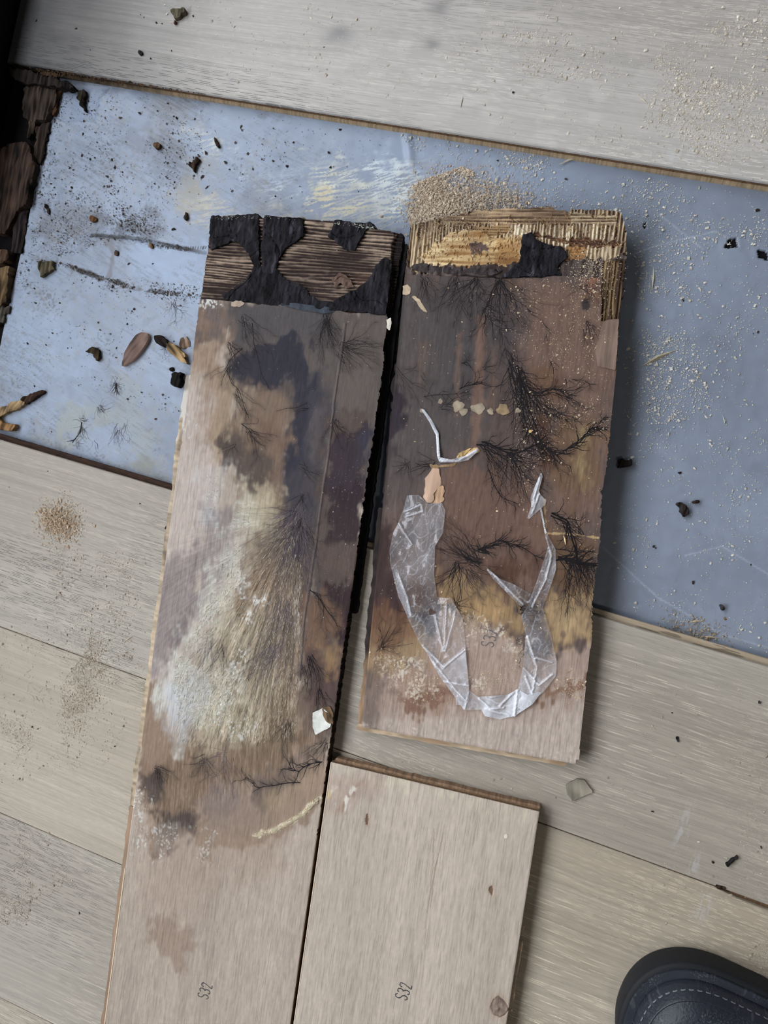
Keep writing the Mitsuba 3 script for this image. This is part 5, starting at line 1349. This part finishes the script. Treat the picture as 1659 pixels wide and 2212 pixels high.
# rotten remains in the slot at the left
WOODC = lambda c, var=0.28, s1=0.0008, s2=0.006: (lambda F, d: lin(c) * np.clip(1 + var * F.g(s1, s2, 1) + 0.18 * F.g(0.004, 0.004, 2), 0.2, 2.2)[..., None])
RUGGED = lambda F, d: 0.0007 * F.g(0.0010, 0.010, 4) + 0.0003 * F.g(0.0005, 0.004, 7) + 0.0002 * F.g(0.005, 0.005, 5) - 0.0012 * sm(0.002, 0.0, d)
for px, z, th, c, lab in (
        ([(18, 146), (60, 150), (110, 166), (150, 178), (158, 188), (120, 186), (60, 178), (28, 172)], -0.002, 0.010, (52, 42, 37), 'black-brown rotted sliver under the left corner of the top floor board'),
        ([(52, 183), (122, 190), (112, 232), (100, 258), (62, 262), (46, 246)], -0.008, 0.0084, (78, 64, 55), 'ribbed grey-brown rotten block by the top left corner of the underlay'),
        ([(118, 185), (133, 186), (114, 250), (104, 248)], -0.0115, 0.005, (122, 80, 50), 'orange-brown sliver at the upper left edge of the underlay'),
        ([(18, 310), (45, 303), (62, 312), (75, 350), (70, 382), (62, 402), (56, 440), (36, 456), (10, 505), (-12, 505), (-12, 330)], -0.006, 0.0104, (80, 60, 49), 'large brown rotten plank end at the left, below the black hollow'),
        ([(72, 275), (104, 264), (95, 330), (86, 356), (75, 340)], -0.011, 0.0054, (70, 55, 46), 'narrow brown sliver at the left edge of the underlay'),
        ([(60, 300), (76, 282), (72, 240), (60, 262)], -0.010, 0.006, (88, 72, 54), 'small tan-brown splinter above the large rotten plank end'),
        ([(30, 462), (60, 448), (44, 545), (22, 548)], -0.012, 0.0044, (62, 50, 50), 'dull plum-brown strip beside the underlay below the large rotten plank end'),
        ([(-10, 535), (18, 538), (14, 562), (-10, 575)], -0.006, 0.0104, (128, 94, 70), 'reddish tan wood stub at the left edge of the picture'),
        ([(-10, 580), (20, 575), (16, 612), (12, 652), (-10, 665)], -0.007, 0.0094, (142, 114, 80), 'tan striped wood stub at the left edge of the picture'),
        ([(-10, 656), (18, 664), (16, 682), (8, 678), (10, 696), (-10, 705)], -0.011, 0.0054, (120, 112, 100), 'ragged pale shred at the lower left edge of the slot')):
    slab('rotten_fragment', px, z, th, 'rot_wood', RUGGED, WOODC([v * 0.66 for v in c], 0.45), step=0.0007, a=0.05, jag=0.0007, seed=px[0][0] + px[0][1], label=lab, cat='wood fragment')

# named chips and splinters
ZU, ZF = -0.0148, 0.0


def chip(name, px, z0, th, c, lab, cat='wood chip', bs='raw_wood', a=0.0, step=0.0006, hf=RUGGED, var=0.28, jag=0.0003, group=None, wall=None, parent=None):
    return slab(name, px, z0 + th, th * 0.98, bs, hf, WOODC([v * 0.84 for v in c], var), step=step, a=a, jag=jag, seed=px[0][0] * 3 + px[0][1], label=lab, cat=None if parent else cat, group=group, wall=wall, parent=parent)


flat = lambda F, d: 0.00015 * F.g(0.0012, 0.012, 4)
chip('wood_chip', [(305, 717), (318, 719), (321, 728), (316, 742), (304, 760), (288, 778), (272, 788), (263, 791), (263, 782), (270, 760), (282, 738), (294, 722)], ZU, 0.0042, (128, 104, 94), 'leaf-shaped reddish brown wood chip on the blue underlay', hf=flat, a=-0.52, jag=0.0001, var=0.22, wall=lambda t, uv: lin((172, 140, 122)))
SP1 = thing('wood_splinter', 'tan frayed splinter with a charred end, touching the left side of the long board', 'wood splinter')
chip('charred_tip', [(330, 724), (346, 722), (362, 738), (358, 746), (346, 748), (334, 738)], ZU, 0.007, (40, 31, 28), 'dark charred end', bs='rot_wood', a=0.9, parent=SP1)
chip('shaft', [(352, 744), (362, 738), (378, 746), (398, 762), (402, 770), (396, 772), (408, 786), (398, 784), (380, 772), (360, 756)], ZU, 0.006, (184, 152, 108), None, a=0.9, parent=SP1)
chip('wood_chip', [(388, 742), (392, 730), (402, 727), (408, 738), (410, 748), (400, 754), (388, 752)], ZU, 0.0016, (156, 130, 108), 'pale tan flake next to the long board above the frayed splinter', a=0.4)
chip('charcoal_lump', [(367, 806), (378, 803), (388, 806), (388, 828), (380, 836), (366, 832), (364, 820)], ZU, 0.009, (28, 22, 20), 'black block-shaped lump of rot beside the long board', 'rot lump', 'rot_wood', jag=0.0005)
chip('charcoal_lump', [(366, 797), (374, 793), (376, 800), (368, 803)], ZU, 0.003, (28, 22, 20), 'small black crumb just above the block-shaped lump of rot', 'rot lump', 'rot_wood')
chip('rot_chip', [(187, 756), (203, 748), (212, 758), (213, 770), (208, 776), (200, 764), (190, 760)], ZU, 0.0045, (66, 54, 38), 'hook-shaped dark olive rot chip left of the leaf-shaped chip', 'wood chip', 'rot_wood', jag=0.0006)
SP2 = thing('wood_splinter', 'broken tan stick with a dark tip at the left edge of the picture', 'wood splinter')
chip('dark_tip', [(42, 862), (62, 852), (88, 843), (94, 847), (86, 853), (62, 866), (54, 872)], ZU, 0.006, (74, 52, 42), 'dark brown tip', bs='rot_wood', a=-0.3, parent=SP2)
chip('shaft', [(-12, 884), (20, 872), (44, 862), (56, 870), (34, 884), (10, 892), (-12, 902)], ZU, 0.007, (182, 152, 112), None, a=-0.3, parent=SP2)
chip('wood_chip', [(-12, 898), (4, 912), (30, 916), (33, 922), (24, 930), (-12, 928)], ZU, 0.0075, (168, 128, 84), 'orange-tan wood chunk below the broken stick at the left edge', a=-0.2)
chip('wood_chip', [(78, 562), (84, 564), (110, 566), (108, 574), (112, 580), (98, 590), (84, 598), (82, 580)], ZU, 0.006, (96, 88, 66), 'grey-brown toothed wood chip on the dark seam of the underlay', a=0.1, jag=0.0006)
chip('rot_chip', [(168, 192), (182, 190), (186, 198), (182, 216), (178, 226), (182, 240), (174, 228), (164, 214), (166, 202)], ZU, 0.005, (50, 43, 34), 'long dark splinter of rot near the top left of the underlay', 'wood chip', 'rot_wood', a=0.1, jag=0.0006)
chip('wood_chip', [(368, 24), (374, 16), (398, 15), (401, 24), (388, 30), (384, 36), (372, 38)], ZF, 0.006, (106, 98, 78), 'olive-brown bark-like chip on the top floor board', a=0.1, jag=0.0005)
chip('wood_chip', [(371, 44), (378, 42), (380, 48), (374, 50)], ZF, 0.003, (92, 64, 48), 'tiny reddish crumb below the bark-like chip on the top floor board', a=0.1)
chip('rot_chip', [(297, 108), (304, 107), (306, 116), (300, 118), (296, 114)], ZF, 0.004, (56, 50, 48), 'small dark crumb at the left of the top floor board', 'wood chip', 'rot_wood')
chip('wood_chip', [(331, 308), (338, 304), (345, 310), (344, 318), (336, 322), (331, 316)], ZU, 0.005, (104, 78, 54), 'brown cube-like chip on the upper part of the underlay')
chip('wood_chip', [(189, 468), (198, 464), (207, 470), (205, 477), (195, 478)], ZU, 0.004, (118, 82, 52), 'orange-brown chip on the left of the underlay above the pleats')
chip('rot_chip', [(405, 350), (412, 350), (418, 342), (430, 338), (433, 344), (424, 354), (418, 362), (420, 370), (412, 362)], ZU, 0.0045, (58, 44, 34), 'dark forked rot chip above the long board', 'wood chip', 'rot_wood', jag=0.0006)
chip('rot_chip', [(461, 298), (466, 296), (474, 314), (470, 317), (464, 308)], ZU, 0.004, (66, 54, 44), 'elongated brown seed-like chip by the cream residue', 'wood chip', 'rot_wood', a=-0.4)
chip('rot_chip', [(398, 458), (402, 457), (403, 470), (399, 479), (396, 470)], ZU, 0.004, (66, 54, 42), 'upright slim brown chip just left of the long board head', 'wood chip', 'rot_wood')
chip('rot_chip', [(94, 438), (98, 440), (104, 456), (106, 466), (100, 456), (96, 448)], ZU, 0.003, (70, 66, 60), 'thin grey sliver on the left part of the underlay', 'wood chip', 'rot_wood', a=-0.3)
chip('wood_chip', [(319, 524), (326, 525), (326, 535), (320, 535)], ZU, 0.003, (148, 112, 74), 'light tan square chip on the pleats of the underlay')
chip('wood_chip', [(246, 540), (252, 540), (252, 551), (246, 551)], ZU, 0.003, (98, 78, 62), 'small upright brown chip between the pleats and the dark seam')
chip('rot_chip', [(1336, 994), (1348, 992), (1350, 995), (1364, 993), (1364, 1007), (1336, 1009)], ZU, 0.006, (44, 36, 30), 'dark rectangular rot chip on the blue underlay right of the short dark board', 'wood chip', 'rot_wood', jag=0.0004)
chip('rot_chip', [(1460, 1086), (1474, 1083), (1482, 1088), (1491, 1106), (1480, 1120), (1470, 1104)], ZU, 0.006, (54, 44, 42), 'dark triangular rot chip, largest on the right part of the underlay', 'wood chip', 'rot_wood', jag=0.0005)
chip('rot_chip', [(1493, 1082), (1510, 1080), (1512, 1086), (1496, 1088)], ZU, 0.003, (58, 44, 36), 'small dark flake just right of the dark triangular rot chip', 'wood chip', 'rot_wood')
chip('rot_chip', [(1556, 1308), (1562, 1306), (1567, 1316), (1560, 1318)], ZU, 0.004, (56, 54, 52), 'dark crumb above the lower edge of the underlay at the right', 'wood chip', 'rot_wood')
chip('rot_chip', [(1569, 1864), (1580, 1860), (1596, 1851), (1597, 1856), (1584, 1866), (1570, 1871)], ZF, 0.004, (44, 40, 38), 'dark rot splinter on the floor above the cracked joint', 'wood chip', 'rot_wood', a=-0.4, jag=0.0005)
chip('rot_chip', [(1461, 1594), (1466, 1592), (1467, 1604), (1462, 1604)], ZF, 0.003, (44, 40, 38), 'tiny dark crumb on the floor right of the short dark board', 'wood chip', 'rot_wood')
chip('rot_chip', [(1639, 1512), (1644, 1510), (1643, 1520), (1638, 1520)], ZF, 0.003, (50, 46, 44), 'tiny dark crumb on the floor by the right edge of the picture', 'wood chip', 'rot_wood')
chip('rot_chip', [(1546, 1913), (1566, 1917), (1568, 1922), (1550, 1921)], ZF, 0.002, (60, 44, 34), 'dark splinter lying in the cracked joint of the floor', 'wood chip', 'rot_wood')
chip('wood_chip', [(1222, 1698), (1232, 1690), (1246, 1683), (1262, 1685), (1270, 1696), (1281, 1711), (1256, 1722), (1236, 1731), (1226, 1716)], ZF, 0.0024, (168, 160, 142), 'flat grey oak chip with one ragged side on the floor near the pale board', hf=flat, a=0.35, var=0.10, jag=0.00012)
chip('rot_chip', [(353, 1142), (356, 1136), (360, 1136), (357, 1144)], ZF, 0.003, (50, 44, 42), 'tiny dark crumb against the left side of the long board', 'wood chip', 'rot_wood')


def sliver(p0, p1, w, z, c, lab, group=None):
    a, b = at([p0, p1], z)
    d = (b - a) / np.linalg.norm(b - a)
    n = np.array([-d[1], d[0]]) * w / 2
    m = (a + b) / 2 + n * 0.6
    v = [np.r_[a, z + 0.0003], np.r_[m + n, z + 0.0004], np.r_[b, z + 0.0008], np.r_[m - n, z + 0.0004], np.r_[m, z + 0.0004 + w * 0.7]]
    f = [[0, 4, 1], [1, 4, 2], [2, 4, 3], [3, 4, 0], [0, 1, 2], [0, 2, 3]]
    return obj('wood_sliver', (np.array(v), np.array(f)), 'raw_wood', color=lin(c), label=lab, cat='wood sliver', group=group)


for p0, p1, w, z, c, lab in (((1202, 358), (1252, 338), 0.0016, ZU + 0.002, (214, 202, 178), 'pale sliver leaning against the edge of the top floor board'),
                             ((1412, 574), (1408, 630), 0.0022, ZU, (206, 200, 178), 'upright cream sliver on the blue underlay'),
                             ((1382, 794), (1462, 756), 0.0042, ZU, (176, 166, 142), 'long tan sliver on the blue underlay right of the short dark board'),
                             ((1484, 1345), (1520, 1341), 0.0018, ZU, (196, 180, 148), 'tan sliver by the lower edge of the underlay'),
                             ((1508, 1376), (1556, 1378), 0.0018, ZU, (204, 184, 150), 'pale sliver lying along the lower edge of the underlay at the right'),
                             ((1561, 898), (1566, 918), 0.0012, ZU, (190, 184, 168), 'short cream sliver on the right part of the underlay'),
                             ((1217, 1155), (1222, 1178), 0.0020, PT + 0.0006, (232, 206, 160), 'cream sliver standing by the square cut line on the short dark board'),
                             ((995, 235), (1001, 208), 0.0010, ZF, (190, 180, 160), 'fine upright sliver in the middle of the top floor board'),
                             ((1380, 208), (1400, 228), 0.0010, ZF, (200, 190, 168), 'fine slanting sliver on the right of the top floor board'),
                             ((268, 1388), (290, 1372), 0.0010, ZF, (196, 184, 160), 'fine sliver on the floor left of the long board'),
                             ((1262, 1586), (1272, 1612), 0.0007, ZF + 0.001, (206, 200, 190), 'pale hair-like fibre by the lower right corner of the short dark board')):
    sliver(p0, p1, w, z, c, lab)


# small countable crumbs on the underlay: alike, one by one
def crumb_mesh(r, s, el):
    p = r.normal(0, 1, (10, 3))
    p /= np.linalg.norm(p, axis=1, keepdims=True)
    m = trimesh.convex.convex_hull(p * np.array([s * el, s, s * 0.7]) * r.uniform(0.8, 1.15, (10, 1)))
    return m


NOSE = [(882, 488), (960, 466), (1060, 447), (1150, 444), (1230, 450), (1346, 453), (1358, 500), (1336, 700), (1252, 1660), (762, 1590), (770, 1400)]
BOARDS = [Polygon(at(NOSE, PT))] + [Polygon(F.world(np.array([(-0.008, -0.3), (F.u[-1] + 0.006, -0.3), (F.u[-1] + 0.006, F.v[-1] - 0.006), (-0.008, F.v[-1] - 0.006)], float))) for F in (P1,)] + [Polygon(F.world(np.array([(-0.006, -0.006), (F.u[-1] + 0.004, -0.006), (F.u[-1] + 0.004, F.v[-1] + 0.002), (-0.006, F.v[-1] + 0.002)], float))) for F in (P3,)]
NOGO = shapely.union_all(BOARDS)
rc = np.random.default_rng(99)
CR = [(192, 219), (250, 362), (242, 345), (152, 364), (178, 336), (232, 382), (265, 372), (155, 405), (143, 440), (328, 404), (354, 320), (452, 357), (445, 330), (488, 352), (591, 348), (634, 307), (715, 362), (711, 330), (524, 376), (595, 424), (775, 414), (620, 360), (447, 405), (374, 496), (275, 498), (378, 495), (330, 570), (75, 624), (78, 655), (244, 619), (278, 570), (200, 612), (282, 630), (290, 668), (130, 655), (390, 660), (57, 565), (213, 605), (438, 382), (382, 256), (260, 255), (521, 275), (735, 280), (1075, 347), (1223, 388), (120, 420), (196, 345), (118, 333), (302, 245), (340, 180 + 60), (180, 290), (100, 745), (252, 752), (147, 752), (275, 700), (75, 834), (285, 672), (336, 905), (112, 933), (60, 742), (1637, 718), (1626, 722), (1640, 640), (1467, 1022), (1412, 1180), (1416, 1183), (1621, 1220), (1497, 1258), (1475, 650), (1636, 455)]
for x, y in CR:
    w = at((x, y), ZU)[0]
    if NOGO.contains(shapely.Point(w)):
        continue
    s = rc.uniform(0.0007, 0.0016)
    m = crumb_mesh(rc, s, rc.uniform(1.0, 1.9))
    m.apply_transform(trimesh.transformations.rotation_matrix(rc.uniform(0, 3.1), (0, 0, 1)))
    m.apply_translation((*w, ZU + s * 0.5))
    obj('rot_crumb', m, 'rot_wood', color=lin(np.array([46, 39, 35]) + rc.uniform(-10, 26)), label='tiny dark crumb of rotten wood lying on the blue underlay', cat='rot crumb', group='dark rot crumbs on the underlay')
for x, y in [(304, 32), (311, 38), (338, 50), (350, 52), (326, 127), (371, 110), (418, 35), (700, 102), (1108, 202), (165, 62), (195, 108), (78, 45)] + [(1452, 1540), (1409, 1752), (1540, 1862), (248, 1612), (70, 1570), (172, 1972), (103, 1018), (20, 1052), (303, 1087), (1644, 1830)]:
    s = rc.uniform(0.0006, 0.0013)
    m = crumb_mesh(rc, s, rc.uniform(1.0, 2.0))
    m.apply_transform(trimesh.transformations.rotation_matrix(rc.uniform(0, 3.1), (0, 0, 1)))
    m.apply_translation((*at((x, y), 0)[0], s * 0.5))
    obj('rot_crumb', m, 'rot_wood', color=lin(np.array([56, 49, 44]) + rc.uniform(-10, 20)), label='tiny dark crumb of rotten wood lying on the oak floor', cat='rot crumb', group='dark rot crumbs on the oak floor')


# dust and specks that nobody could count
def dust(name, areas, label, parent=None, size=(0.0005, 0.0013), cols=((206, 190, 164), (176, 156, 130)), z=0.0, face=None, seed=0, pile=None, cat='sawdust', el=2.2, avoid=True):
    """Shavings: bent slips scattered in areas [(outline in pixels, count, falloff)]."""
    r = np.random.default_rng(seed + 300)
    P, Z = [], []
    for px, n, fall in areas:
        w = at(px, z)
        pol = Polygon(w).buffer(0)
        if fall:
            c, sx = w.mean(0), w.std(0)
            p = r.normal(c, sx * 0.75, (n, 2))
        else:
            x0, y0, x1, y1 = pol.bounds
            p = r.uniform((x0, y0), (x1, y1), (n * 4, 2))
            p = p[shapely.contains_xy(pol, p)]
            cl = meshkit.fbm(np.c_[p * 38, np.full(len(p), seed)], 3)
            p = p[r.random(len(p)) < sm(0.30, 0.72, cl) + 0.08][:n]
        if avoid and (face is None or face is U):
            p = p[~shapely.contains_xy(NOGO, p)]
        P.append(p)
        h = np.zeros(len(p))
        if pile:
            d = np.hypot(*((p - w.mean(0)) / (w.std(0) * 1.2)).T)
            h = pile * np.exp(-d ** 2) * r.random(len(p))
        Z.append(h)
    P, h = np.vstack(P), np.concatenate(Z)
    base = np.full(len(P), z)
    if face is not None:
        q = P - face.o
        uv = np.c_[q @ face.n, q @ face.e]
        ok = (uv[:, 0] > 0.001) & (uv[:, 0] < face.u[-1] - 0.002) & (uv[:, 1] > 0.001) & (uv[:, 1] < face.v[-1] - 0.001)
        P, h, uv = P[ok], h[ok], uv[ok]
        HH = maximum_filter(face.H, 5) if face is U else face.H
        base = face.z + HH[(uv[:, 1] / face.step).astype(int), (uv[:, 0] / face.step).astype(int)]
    k = len(P)
    L = r.uniform(*size, k) * np.where(r.random(k) < 0.06, 2.4, 1)
    wd = L / r.uniform(1.2, el, k)
    a = r.uniform(0, np.pi, k)
    d, n = np.c_[np.cos(a), np.sin(a)], np.c_[-np.sin(a), np.cos(a)]
    tilt = r.normal(0, 0.25, (k, 2))
    zz = base + h + (0.0004 if face is U else 0.00012)

    def pt(s, t, up):
        xy = P + d * (s * L / 2)[:, None] + n * (t * wd / 2)[:, None]
        return np.c_[xy, zz + up + np.maximum(0, s * tilt[:, 0] * L / 2 + t * tilt[:, 1] * wd / 2)]
    o = np.ones(k)
    v = np.stack([pt(-o, -o, 0), pt(-o, o, 0), pt(0 * o, -o, 0.35 * wd), pt(0 * o, o, 0.35 * wd), pt(o, -o, 0.1 * wd), pt(o, o, 0.1 * wd)], 1).reshape(-1, 3)
    b = 6 * np.arange(k)
    f = np.vstack([np.c_[b, b + 2, b + 3], np.c_[b, b + 3, b + 1], np.c_[b + 2, b + 4, b + 5], np.c_[b + 2, b + 5, b + 3]])
    t = r.random((k, 1))
    c = np.repeat(lin(cols[0]) * t + lin(cols[1]) * (1 - t), 6, 0)
    return obj(name, (v, f), 'fibre', parent, color=c, kind='stuff', label=label, cat=None if parent else cat)


dust('sawdust', [([(1000, 0), (1659, 0), (1659, 395), (1500, 365), (1300, 330), (1100, 300), (950, 120)], 1500, 0), ([(1420, 190), (1659, 80), (1659, 330), (1560, 360), (1440, 300), (1380, 260)], 2600, 0), ([(1400, 130), (1659, 0), (1659, 200), (1500, 240)], 1300, 0), ([(1100, 60), (1300, 100), (1300, 180), (1120, 160)], 420, 0), ([(300, 0), (1000, 0), (1000, 260), (500, 200)], 420, 0)], 'fine sawdust and shavings scattered over the top floor board', seed=1, cols=((220, 213, 198), (176, 164, 148)))
dust('sawdust', [([(900, 395), (1000, 360), (1130, 430), (1110, 478), (890, 500), (880, 470)], 6500, 0), ([(980, 370), (1120, 420), (1150, 470), (960, 470)], 2600, 1), ([(910, 420), (1010, 405), (1020, 470), (885, 490)], 3600, 1)], 'heap of brown sawdust on the underlay behind the torn golden head', z=ZU, face=U, seed=2, pile=0.005, cols=((218, 204, 182), (164, 142, 120)))
dust('sawdust', [([(1120, 350), (1659, 420), (1659, 640), (1380, 640), (1350, 460), (1140, 440)], 1500, 0), ([(1380, 620), (1480, 600), (1540, 900), (1400, 920)], 1000, 0), ([(1340, 640), (1659, 640), (1659, 1080), (1350, 1080)], 1300, 0), ([(1330, 1080), (1659, 1080), (1659, 1410), (1310, 1310)], 520, 0), ([(860, 290), (1200, 340), (1200, 380), (900, 330)], 350, 0)], 'pale sawdust sprinkled over the right part of the blue underlay', z=ZU, face=U, seed=3, cols=((214, 210, 198), (176, 170, 160)), size=(0.0005, 0.0012))
dust('sawdust', [([(1440, 1330), (1560, 1345), (1560, 1392), (1500, 1385), (1440, 1355)], 420, 1)], 'small drift of sawdust against the lower edge of the underlay', z=ZU, face=U, seed=4, pile=0.002, cols=((196, 178, 148), (120, 98, 76)))
dust('sawdust', [([(95, 1095), (125, 1090), (160, 1125), (165, 1150), (125, 1165), (100, 1140)], 1900, 1), ([(85, 1085), (135, 1080), (175, 1130), (150, 1180), (105, 1170)], 500, 1)], 'small heap of tan sawdust on the floor left of the long board', seed=5, pile=0.0035, cols=((206, 184, 156), (160, 134, 108)))
dust('sawdust', [([(0, 1200), (300, 1200), (320, 1500), (240, 1650), (0, 1700)], 2600, 0), ([(200, 1290), (300, 1330), (290, 1420), (200, 1530), (120, 1560), (130, 1480), (190, 1400)], 2600, 0), ([(220, 1320), (280, 1340), (200, 1480), (150, 1520)], 900, 1), ([(0, 1480), (180, 1480), (200, 1600), (0, 1640)], 800, 0), ([(0, 1780), (120, 1800), (160, 1900), (0, 2010)], 800, 0), ([(0, 1900), (80, 1880), (60, 2000), (0, 2020)], 500, 0), ([(100, 1180), (330, 1200), (310, 1450), (120, 1400)], 500, 0)], 'thin sawdust on the floor boards at the lower left', seed=6, cols=((196, 184, 166), (132, 116, 98)), size=(0.0004, 0.0010))
dust('sawdust', [([(1290, 1400), (1659, 1460), (1659, 2000), (1180, 2000), (1180, 1650)], 900, 0), ([(1610, 2060), (1659, 2020), (1659, 2120), (1640, 2112)], 340, 0), ([(1580, 1640), (1659, 1600), (1659, 1900), (1600, 1900)], 260, 0), ([(730, 1600), (1240, 1690), (1160, 1730), (900, 1660)], 200, 0)], 'stray sawdust on the floor boards at the lower right', seed=7, cols=((198, 190, 172), (150, 136, 118)), size=(0.0004, 0.0010))
dust('rot_specks', [([(130, 190), (440, 220), (440, 480), (100, 560), (60, 520)], 1500, 0), ([(60, 420), (250, 400), (300, 500), (130, 560)], 700, 0), ([(40, 560), (440, 640), (400, 900), (10, 800)], 420, 0), ([(80, 560), (150, 570), (215, 596), (300, 620), (440, 636), (440, 646), (300, 630), (215, 606), (150, 580), (80, 568)], 800, 0), ([(180, 590), (440, 620), (440, 660), (220, 625)], 380, 0), ([(195, 506), (300, 514), (440, 542), (440, 552), (300, 524), (195, 514)], 420, 0), ([(110, 190), (150, 190), (60, 620), (20, 620)], 500, 0), ([(250, 460), (330, 470), (340, 510), (250, 500)], 500, 1), ([(440, 220), (880, 300), (860, 440), (440, 450)], 200, 0)], 'fine dark specks of rot strewn over the left part of the underlay', z=ZU, face=U, seed=8, cols=((58, 52, 48), (86, 78, 70)), size=(0.0003, 0.0010), cat='rot specks')
dust('sawdust_on_backing', [([(1100, 600), (1335, 600), (1290, 1200), (1120, 1100)], 1300, 0), ([(1250, 560), (1330, 530), (1320, 620), (1230, 610)], 900, 1), ([(1180, 690), (1330, 700), (1320, 1000), (1200, 900)], 360, 0), ([(860, 600), (1200, 600), (1180, 1500), (800, 1500)], 420, 0), ([(885, 490), (960, 462), (1060, 450), (1040, 490), (960, 500), (890, 520)], 900, 1), ([(1000, 1325), (1060, 1340), (1040, 1365), (1000, 1370)], 260, 1), ([(1180, 1500), (1265, 1465), (1265, 1490)], 400, 1), ([(860, 1430), (960, 1470), (900, 1530)], 500, 1), ([(1100, 1390), (1130, 1400), (1115, 1470)], 240, 1), ([(1015, 1455), (1065, 1455), (1060, 1500)], 240, 1), ([(790, 1410), (880, 1430), (850, 1460)], 300, 1)], 'pale sawdust clinging to the board', parent=B2, face=P2, z=PT, seed=9, cols=((216, 200, 172), (170, 148, 120)), size=(0.0003, 0.0008))
dust('sawdust_on_backing', [([(450, 470), (850, 490), (780, 1300), (420, 1000)], 520, 0), ([(460, 640), (840, 665), (845, 590), (480, 600)], 260, 0), ([(700, 900), (800, 900), (760, 1400), (670, 1500)], 300, 0)], 'pale dust on the dark part of the board', parent=B1, face=P1, z=PT, seed=10, cols=((206, 200, 190), (150, 142, 134)), size=(0.0002, 0.0005))
dust('rim_dust', [([(455, 466), (655, 468), (655, 476), (455, 474)], 240, 0), ([(720, 478), (812, 486), (810, 496), (720, 486)], 150, 0)], 'pale dust along the charred rim', parent=B1, z=PT + 0.0012, seed=11, cols=((186, 190, 176), (140, 140, 130)), size=(0.0003, 0.0008), avoid=False)
dust('edge_crumbs', [([(60, 146), (480, 196), (480, 206), (60, 158)], 420, 0)], 'black rotten crumbs along the edge of the top floor board', z=-0.002, seed=12, cols=((44, 36, 30), (80, 60, 44)), size=(0.0006, 0.0026), cat='rot crumbs')
# dark fungal net on the underlay
N = Cords(U, 31)
for c, to, n, sp, l in (((245, 835), (252, 815), 10, 0.9, 0.010), ((250, 830), (240, 860), 14, 0.8, 0.016), ((215, 880), (240, 900), 18, 1.4, 0.016), ((180, 925), (165, 960), 14, 0.9, 0.014), ((165, 955), (185, 970), 12, 1.6, 0.012), ((255, 925), (240, 975), 9, 0.4, 0.026), ((270, 920), (270, 965), 6, 0.3, 0.022), ((375, 650), (390, 720), 8, 0.25, 0.034), ((205, 955), (208, 985), 4, 0.2, 0.012), ((355, 745), (360, 800), 6, 0.8, 0.016), ((185, 910), (160, 900), 10, 0.9, 0.012)):
    N.fan(c, to, n, sp, l, 0.00034, wig=0.32, branch=0.45, dark=0.45)
N.cord([(180, 908), (170, 935), (158, 955)], 0.0013, 0.0008, 10, 0.008, dark=0.5)
N.cord([(248, 822), (250, 842)], 0.0016, 0.0006, 8, 0.008, dark=0.5)
N.build('fungal_net', 'rot_wood', under, label='grey-violet fungal threads')
